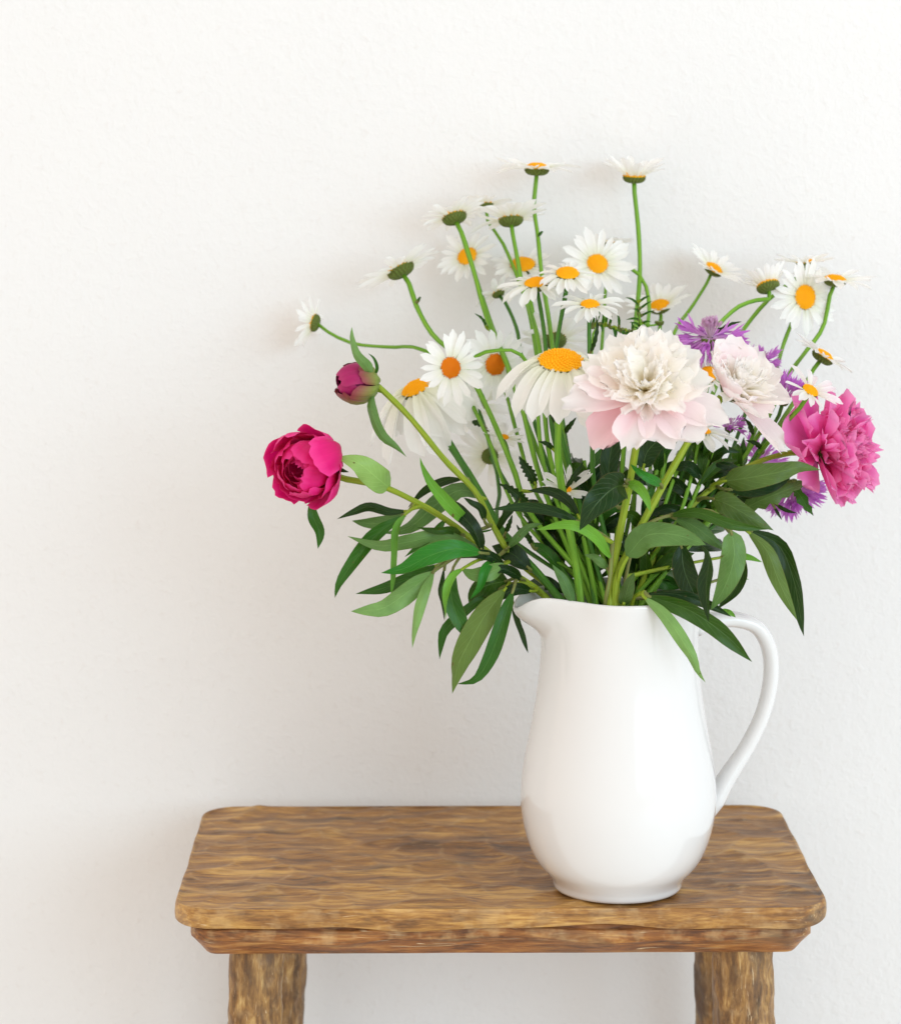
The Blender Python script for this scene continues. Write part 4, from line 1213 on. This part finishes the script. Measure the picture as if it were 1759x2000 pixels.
L_(PP, [(1420, 956, .02), (1470, 955, .02), (1520, 940, .02), (1552, 915, .02)], 46, 'leaf_dark', roll=(20, 0), fold=16)
L_(PP, [(1390, 974, .0), (1420, 985, -.02), (1464, 1010, -.025), (1510, 1036, -.02)], 54, 'leaf_olive', roll=(180, 170), fold=14, shape=.7)

RS = sprig('arching spray of long olive leaves drooping over the handle of the jug', [(1310, 1006, -.04), (1280, 1015, -.045), (1256, 1032, -.045), (1232, 1080, -.045)], -.045, 1212, mat='stem_red', r0=3.4, r1=5)
L_(RS, [(1306, 1007, -.04), (1361, 1001, -.055), (1430, 1024, -.06), (1500, 1034, -.055)], 34, 'leaf_olive', roll=(10, 30), fold=22)
L_(RS, [(1312, 1010, -.035), (1350, 1025, -.04), (1385, 1050, -.042), (1416, 1076, -.04)], 40, 'leaf', roll=(170, 190), fold=16)
L_(RS, [(1460, 1034, -.045), (1520, 1065, -.045), (1548, 1130, -.05), (1560, 1190, -.05), (1569, 1243, -.048)], 50, 'leaf_dark', roll=(-10, 20), fold=24)
L_(RS, [(1458, 1036, -.05), (1496, 1075, -.06), (1520, 1135, -.062), (1556, 1212, -.058)], 44, 'leaf_olive', roll=(160, 190), fold=18)
L_(RS, [(1428, 1036, -.06), (1432, 1090, -.065), (1415, 1145, -.065), (1387, 1192, -.06)], 60, 'leaf', roll=(185, 165), fold=12, shape=.65)
L_(RS, [(1440, 1060, -.03), (1450, 1105, -.03), (1435, 1150, -.03), (1400, 1190, -.03)], 44, 'leaf_dark', roll=(20, 0))

MS = sprig('broad folded leaf bent double in front of the dark stems', [(1226, 1086, -.055), (1212, 1110, -.053), (1206, 1140, -.05)], -.048, 1210, r0=3.5, r1=5)
L_(MS, [(1222, 1088, -.055), (1262, 1046, -.075), (1320, 1045, -.085), (1378, 1064, -.09)], 64, 'leaf', roll=(175, 170), fold=12, shape=.5)
L_(MS, [(1366, 1062, -.088), (1384, 1085, -.09), (1378, 1150, -.09), (1383, 1216, -.088)], 44, 'leaf_dark', roll=(50, 35), fold=24, petiole=False)
L_(MS, [(1330, 1062, -.04), (1335, 1110, -.045), (1350, 1150, -.05), (1366, 1180, -.05)], 66, 'leaf_dark', roll=(10, 0), fold=16)
RM = sprig('three-part leaf lying over the rim of the jug next to the handle', [(1258, 1156, -.058), (1248, 1160, -.056), (1240, 1163, -.054)], -.05, 1232, r0=4, r1=4.5)
L_(RM, [(1255, 1164, -.062), (1300, 1205, -.075), (1346, 1275, -.085), (1362, 1312, -.085), (1377, 1333, -.084)], 38, 'leaf_pale', roll=(175, 195), fold=20)
L_(RM, [(1262, 1163, -.062), (1346, 1192, -.070), (1418, 1242, -.070), (1468, 1293, -.066)], 58, 'leaf_olive', roll=(10, 25), fold=26)
L_(RM, [(1256, 1160, -.06), (1316, 1160, -.06), (1376, 1178, -.058), (1428, 1205, -.052)], 32, 'leaf_dark', roll=(20, 0), fold=20)
L_(WP, [(1216, 1184, -.055), (1222, 1160, -.06), (1228, 1140, -.062), (1238, 1118, -.06)], 34, 'leaf_olive', roll=(180, 170), fold=16, shape=.5)
L_(CS, [(1120, 1186, -.045), (1112, 1160, -.05), (1098, 1130, -.052), (1078, 1102, -.05)], 32, 'leaf', roll=(180, 190), fold=18)
L_(CS, [(1190, 1115, -.05), (1172, 1098, -.055), (1158, 1088, -.055), (1140, 1083, -.052)], 26, 'leaf', roll=(170, 190))
L_(RS, [(1400, 1090, .02), (1430, 1085, .03), (1460, 1088, .03), (1488, 1098, .03)], 24, 'leaf_pale', roll=10)
L_(RS, [(1395, 1135, .02), (1420, 1125, .03), (1445, 1128, .03), (1462, 1132, .03)], 18, 'leaf_pale', roll=10)
L_(RS, [(1400, 1195, -.01), (1415, 1192, -.012), (1428, 1198, -.012), (1436, 1206, -.01)], 16, 'leaf_pale', roll=10, petiole=False)

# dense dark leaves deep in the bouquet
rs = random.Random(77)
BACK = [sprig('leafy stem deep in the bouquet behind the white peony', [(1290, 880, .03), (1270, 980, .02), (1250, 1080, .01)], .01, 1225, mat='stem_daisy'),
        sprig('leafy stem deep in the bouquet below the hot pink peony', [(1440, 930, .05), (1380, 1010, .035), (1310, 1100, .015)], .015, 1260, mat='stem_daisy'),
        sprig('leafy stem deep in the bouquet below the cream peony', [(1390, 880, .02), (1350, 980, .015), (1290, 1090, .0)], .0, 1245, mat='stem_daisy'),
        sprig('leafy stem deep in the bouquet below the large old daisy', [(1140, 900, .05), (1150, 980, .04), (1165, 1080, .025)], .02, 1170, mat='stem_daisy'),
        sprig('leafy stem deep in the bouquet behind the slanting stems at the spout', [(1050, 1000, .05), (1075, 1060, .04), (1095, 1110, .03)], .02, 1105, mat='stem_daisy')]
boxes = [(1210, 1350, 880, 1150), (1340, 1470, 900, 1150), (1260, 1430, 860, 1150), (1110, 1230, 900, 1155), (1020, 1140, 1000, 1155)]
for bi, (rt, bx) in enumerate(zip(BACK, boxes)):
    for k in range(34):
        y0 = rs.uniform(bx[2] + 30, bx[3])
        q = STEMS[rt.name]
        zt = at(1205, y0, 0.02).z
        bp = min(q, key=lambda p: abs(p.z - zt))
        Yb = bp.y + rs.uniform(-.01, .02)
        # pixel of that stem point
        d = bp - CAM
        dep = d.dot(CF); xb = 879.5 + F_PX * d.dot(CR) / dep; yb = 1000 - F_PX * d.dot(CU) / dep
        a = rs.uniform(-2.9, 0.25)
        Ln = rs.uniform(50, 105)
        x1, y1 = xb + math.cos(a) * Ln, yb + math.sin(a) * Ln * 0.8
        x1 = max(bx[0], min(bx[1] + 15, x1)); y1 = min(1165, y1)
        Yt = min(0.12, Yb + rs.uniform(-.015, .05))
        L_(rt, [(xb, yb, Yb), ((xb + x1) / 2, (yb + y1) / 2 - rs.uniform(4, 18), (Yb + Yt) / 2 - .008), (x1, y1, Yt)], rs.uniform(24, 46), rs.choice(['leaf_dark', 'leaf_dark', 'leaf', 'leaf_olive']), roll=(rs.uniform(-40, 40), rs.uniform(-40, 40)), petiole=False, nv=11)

# serrated daisy leaves
named = {o['label']: o for o in COL.objects if o.get('category') == 'daisy'}
def dz(word):
    for l, o in named.items():
        if word in l: return o
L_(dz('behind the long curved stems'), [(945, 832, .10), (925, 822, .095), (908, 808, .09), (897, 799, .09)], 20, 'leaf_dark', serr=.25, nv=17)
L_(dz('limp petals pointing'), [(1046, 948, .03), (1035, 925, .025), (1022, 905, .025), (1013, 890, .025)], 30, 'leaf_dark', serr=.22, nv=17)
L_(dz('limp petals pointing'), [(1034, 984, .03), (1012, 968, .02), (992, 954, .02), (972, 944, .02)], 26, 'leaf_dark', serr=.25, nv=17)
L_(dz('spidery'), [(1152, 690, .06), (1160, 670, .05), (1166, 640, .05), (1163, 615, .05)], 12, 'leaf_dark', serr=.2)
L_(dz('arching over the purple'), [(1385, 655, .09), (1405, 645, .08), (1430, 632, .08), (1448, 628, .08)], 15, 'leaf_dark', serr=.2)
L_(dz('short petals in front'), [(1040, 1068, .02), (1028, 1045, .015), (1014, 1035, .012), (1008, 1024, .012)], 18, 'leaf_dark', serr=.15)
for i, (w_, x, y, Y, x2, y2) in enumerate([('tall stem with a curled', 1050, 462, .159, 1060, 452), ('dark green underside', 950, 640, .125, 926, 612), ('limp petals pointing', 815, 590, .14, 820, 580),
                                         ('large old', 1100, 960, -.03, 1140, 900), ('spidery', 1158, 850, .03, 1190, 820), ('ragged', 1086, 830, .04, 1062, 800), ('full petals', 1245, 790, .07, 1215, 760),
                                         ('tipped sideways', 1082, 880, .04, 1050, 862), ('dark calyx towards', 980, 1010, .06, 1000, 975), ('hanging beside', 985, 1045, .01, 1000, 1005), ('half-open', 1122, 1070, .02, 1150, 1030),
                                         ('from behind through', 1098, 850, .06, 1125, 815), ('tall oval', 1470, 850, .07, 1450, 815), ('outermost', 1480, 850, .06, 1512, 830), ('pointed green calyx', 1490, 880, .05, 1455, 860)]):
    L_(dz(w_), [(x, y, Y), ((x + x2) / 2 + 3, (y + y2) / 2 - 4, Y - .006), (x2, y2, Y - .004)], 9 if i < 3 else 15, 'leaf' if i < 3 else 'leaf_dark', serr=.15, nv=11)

# ------------------------------------------------------------------ purple knapweeds
FL = {}
def floret_mesh(v, inner):
    k = (v, inner)
    if k in FL: return FL[k]
    rs_ = random.Random(v + 100 * inner)
    verts, faces, uvs = [], [], []
    ns = 5
    rings = [(0, .020), (.45, .024), (.62, .045)] if not inner else [(0, .018), (.6, .022), (.7, .030)]
    bend = rs_.uniform(-.10, .25)
    for x, r in rings:
        for q in range(ns):
            a = q * 2 * math.pi / ns
            verts.append((x, r * math.cos(a), r * math.sin(a) - bend * x * x)); uvs.append((q / ns, x))
    faces = grid_faces(ns, len(rings), True)
    x0, r0 = rings[-1]
    for q in range(ns):
        a = (q + .5) * 2 * math.pi / ns
        ln = rs_.uniform(.28, .42) if not inner else rs_.uniform(.12, .3)
        sp = rs_.uniform(.12, .34) if not inner else .08
        b = len(verts)
        for (t, w) in ((0, .040), (.55, .046), (1, .008)):
            for sg in (-1, 1):
                rr = r0 + sp * t * ln * 1.5
                yy = rr * math.cos(a) - sg * w * math.sin(a); zz = rr * math.sin(a) + sg * w * math.cos(a)
                xx = x0 + ln * t
                verts.append((xx, yy, zz - bend * xx * xx)); uvs.append((.5 + .5 * sg, min(1, xx)))
        faces += [(b, b + 1, b + 3, b + 2), (b + 2, b + 3, b + 5, b + 4)]
    me = mesh_from(verts, faces, uvs, smooth=False)
    FL[k] = me
    return me
def knapweed(label, cx, cy, Y, axis, Lp, cup, stem, n=30, elev=(5, 45), front=0.02, ninner=22, mouth=None):
    rs_ = random.Random(int(cx + cy))
    s = mpp(Y); c = at(cx, cy, Y); ax = Vector(axis).normalized()
    up = [at(*p) for p in stem]
    m, f = mouth_and_foot(stem[-1][0], 0, front)
    if mouth: m = Vector((at(mouth, 1160, front).x, front, Z_RIM - .004)); f = Vector((-m.x * .6, -m.y * .6, .012))
    path = [c - ax * cup * s * 0.6, c - ax * cup * s * 1.8] + up + into_jug(up, m, f)
    root = thing('knapweed', label, 'knapweed', f, 'purple knapweeds in the jug')
    link('stem', tube_mesh(path[::-1], [3.8 * s], n=34, sides=7, origin=f), MAT['stem_dark'], root, f)
    STEMS[root.name] = catmull(path[::-1], 60)
    M = frame(ax, c, 0)
    cm = calyx_mesh()
    link('calyx', cm, MAT['calyx'], root, M=M @ Matrix.Translation((0, 0, -cup * s * .25)) @ Matrix.Diagonal((cup * s * .8, cup * s * .8, cup * s * 1.7, 1)))
    for k in range(n):
        az = k * 2.39996 + rs_.uniform(-.15, .15)
        el = elev[0] + (elev[1] - elev[0]) * rs_.random()
        L = Lp * s * rs_.uniform(.8, 1.12)
        link('floret', floret_mesh(k % 6, 0), MAT['floret_purple'], root, M=M @ Matrix.Rotation(az, 4, 'Z') @ Matrix.Translation((cup * .3 * s, 0, -cup * .2 * s)) @ Matrix.Rotation(-rad(el), 4, 'Y') @ Matrix.Rotation(rs_.uniform(0, 6), 4, 'X') @ Matrix.Scale(L, 4))
    for k in range(ninner):
        az = k * 2.39996; el = 62 + 26 * rs_.random()
        link('floret', floret_mesh(k % 4, 1), MAT['floret_pale'], root, M=M @ Matrix.Rotation(az, 4, 'Z') @ Matrix.Translation((cup * .12 * s, 0, -cup * .2 * s)) @ Matrix.Rotation(-rad(el), 4, 'Y') @ Matrix.Scale(Lp * .62 * s * rs_.uniform(.8, 1.1), 4))
    return root
knapweed('purple knapweed with pale upright centre above the cream peony', 1386, 656, 0.06, (0.02, -.22, .97), 69, 20, [(1384, 720, .065), (1370, 800, .06), (1330, 930, .03)], n=60, elev=(-42, 14), ninner=40)
knapweed('pale purple knapweed half hidden behind the cream peony', 1478, 706, 0.10, (.25, .1, .95), 50, 14, [(1470, 750, .10), (1440, 850, .07), (1380, 980, .03)], n=26, elev=(5, 50))
knapweed('narrow purple knapweed between the cream peony and the hot pink peony', 1530, 776, 0.065, (.15, .05, .98), 52, 13, [(1518, 815, .065), (1480, 880, .05), (1400, 1000, .02)], n=26, elev=(30, 75), ninner=8)
kn = knapweed('drooping purple knapweed hanging below the hot pink peony', 1548, 958, 0.078, (.22, -.12, -.95), 63, 17, [(1530, 930, .078), (1500, 925, .07), (1450, 955, .055), (1390, 1010, .035)], n=56, elev=(0, 66), ninner=14)
knapweed('small purple knapweed in the gap below the cream peony', 1424, 832, 0.06, (.1, -.2, .95), 34, 10, [(1418, 860, .06), (1380, 950, .04)], n=22, elev=(0, 50), ninner=8)
knapweed('purple knapweed behind the stem of the hot pink peony', 1482, 900, 0.12, (.5, .2, .8), 56, 14, [(1465, 930, .11), (1420, 1000, .06)], n=28, elev=(0, 50), ninner=8)
L_(kn, [(1440, 1000, .03), (1490, 975, .02), (1540, 955, .02), (1585, 938, .025)], 56, 'leaf_olive', roll=(170, 190), fold=10, jag=.62, nv=13)
L_(kn, [(1545, 955, .05), (1560, 965, .04), (1572, 985, .04), (1588, 1008, .045)], 34, 'leaf', roll=(10, -10), fold=12, jag=.6, nv=9)
L_(kn, [(1515, 985, .06), (1525, 992, .055), (1538, 998, .055), (1555, 1002, .055)], 12, 'leaf_dark', petiole=True)
L_(kn, [(1508, 985, .06), (1514, 995, .06), (1520, 1005, .06), (1526, 1016, .06)], 9, 'leaf_dark', petiole=True)

# ------------------------------------------------------------------ feathery sprigs with thin leaves and tiny buds
def feathery(label, pts, front, mouth, leaves, buds=()):
    rt = sprig(label, pts, front, mouth, name='feathery_sprig', mat='stem_daisy', r0=2.4, r1=3.6)
    for (x, y, Y, x2, y2, w) in leaves:
        L_(rt, [(x, y, Y), ((x + x2) / 2 + 2, (y + y2) / 2 - 3, Y - .004), (x2, y2, Y - .004)], w, 'leaf', petiole=True, nv=7, fold=25)
    for (x, y, Y, r) in buds:
        s = mpp(Y); cc = at(x, y, Y)
        link('bud', calyx_mesh(), MAT['calyx'], rt, M=frame((0, -.1, 1), cc) @ Matrix.Diagonal((r * s, r * s, r * s * 1.6, 1)))
        q = min(STEMS[rt.name], key=lambda p: (p - cc).length)
        link('petiole', tube_mesh([q, (q + cc) / 2 + Vector((0, 0, -.003)), cc - Vector((0, 0, r * s * .6))], [.0009], n=8, sides=6, origin=q), MAT['stem_daisy'], rt, q)
rs = random.Random(5)
lv = []
for k in range(16):
    y = 590 + k * 7
    x = 1246 + (y - 590) * 0.10
    sd = -1 if k % 2 else 1
    lv.append((x, y, .11, x + sd * rs.uniform(14, 30), y - rs.uniform(-2, 18), 7))
feathery('feathery green sprig with thin leaves above the white peony', [(1244, 578, .11), (1246, 605, .11), (1256, 680, .10), (1250, 800, .06)], .02, 1195, lv, [(1262, 640, .11, 7), (1287, 628, .115, 8)])
lv = []
for k in range(14):
    x = 1150 + k * 6.5
    y = 632 + abs(k - 3) * 1.5
    lv.append((x, y, .09, x + rs.uniform(-6, 8), y + rs.choice([-1, 1]) * rs.uniform(18, 34), 8))
feathery('fine drooping sprig of narrow dark leaves beside the spidery daisy', [(1232, 655, .09), (1205, 645, .09), (1175, 634, .09), (1158, 650, .088), (1156, 760, .06)], .01, 1165, lv)
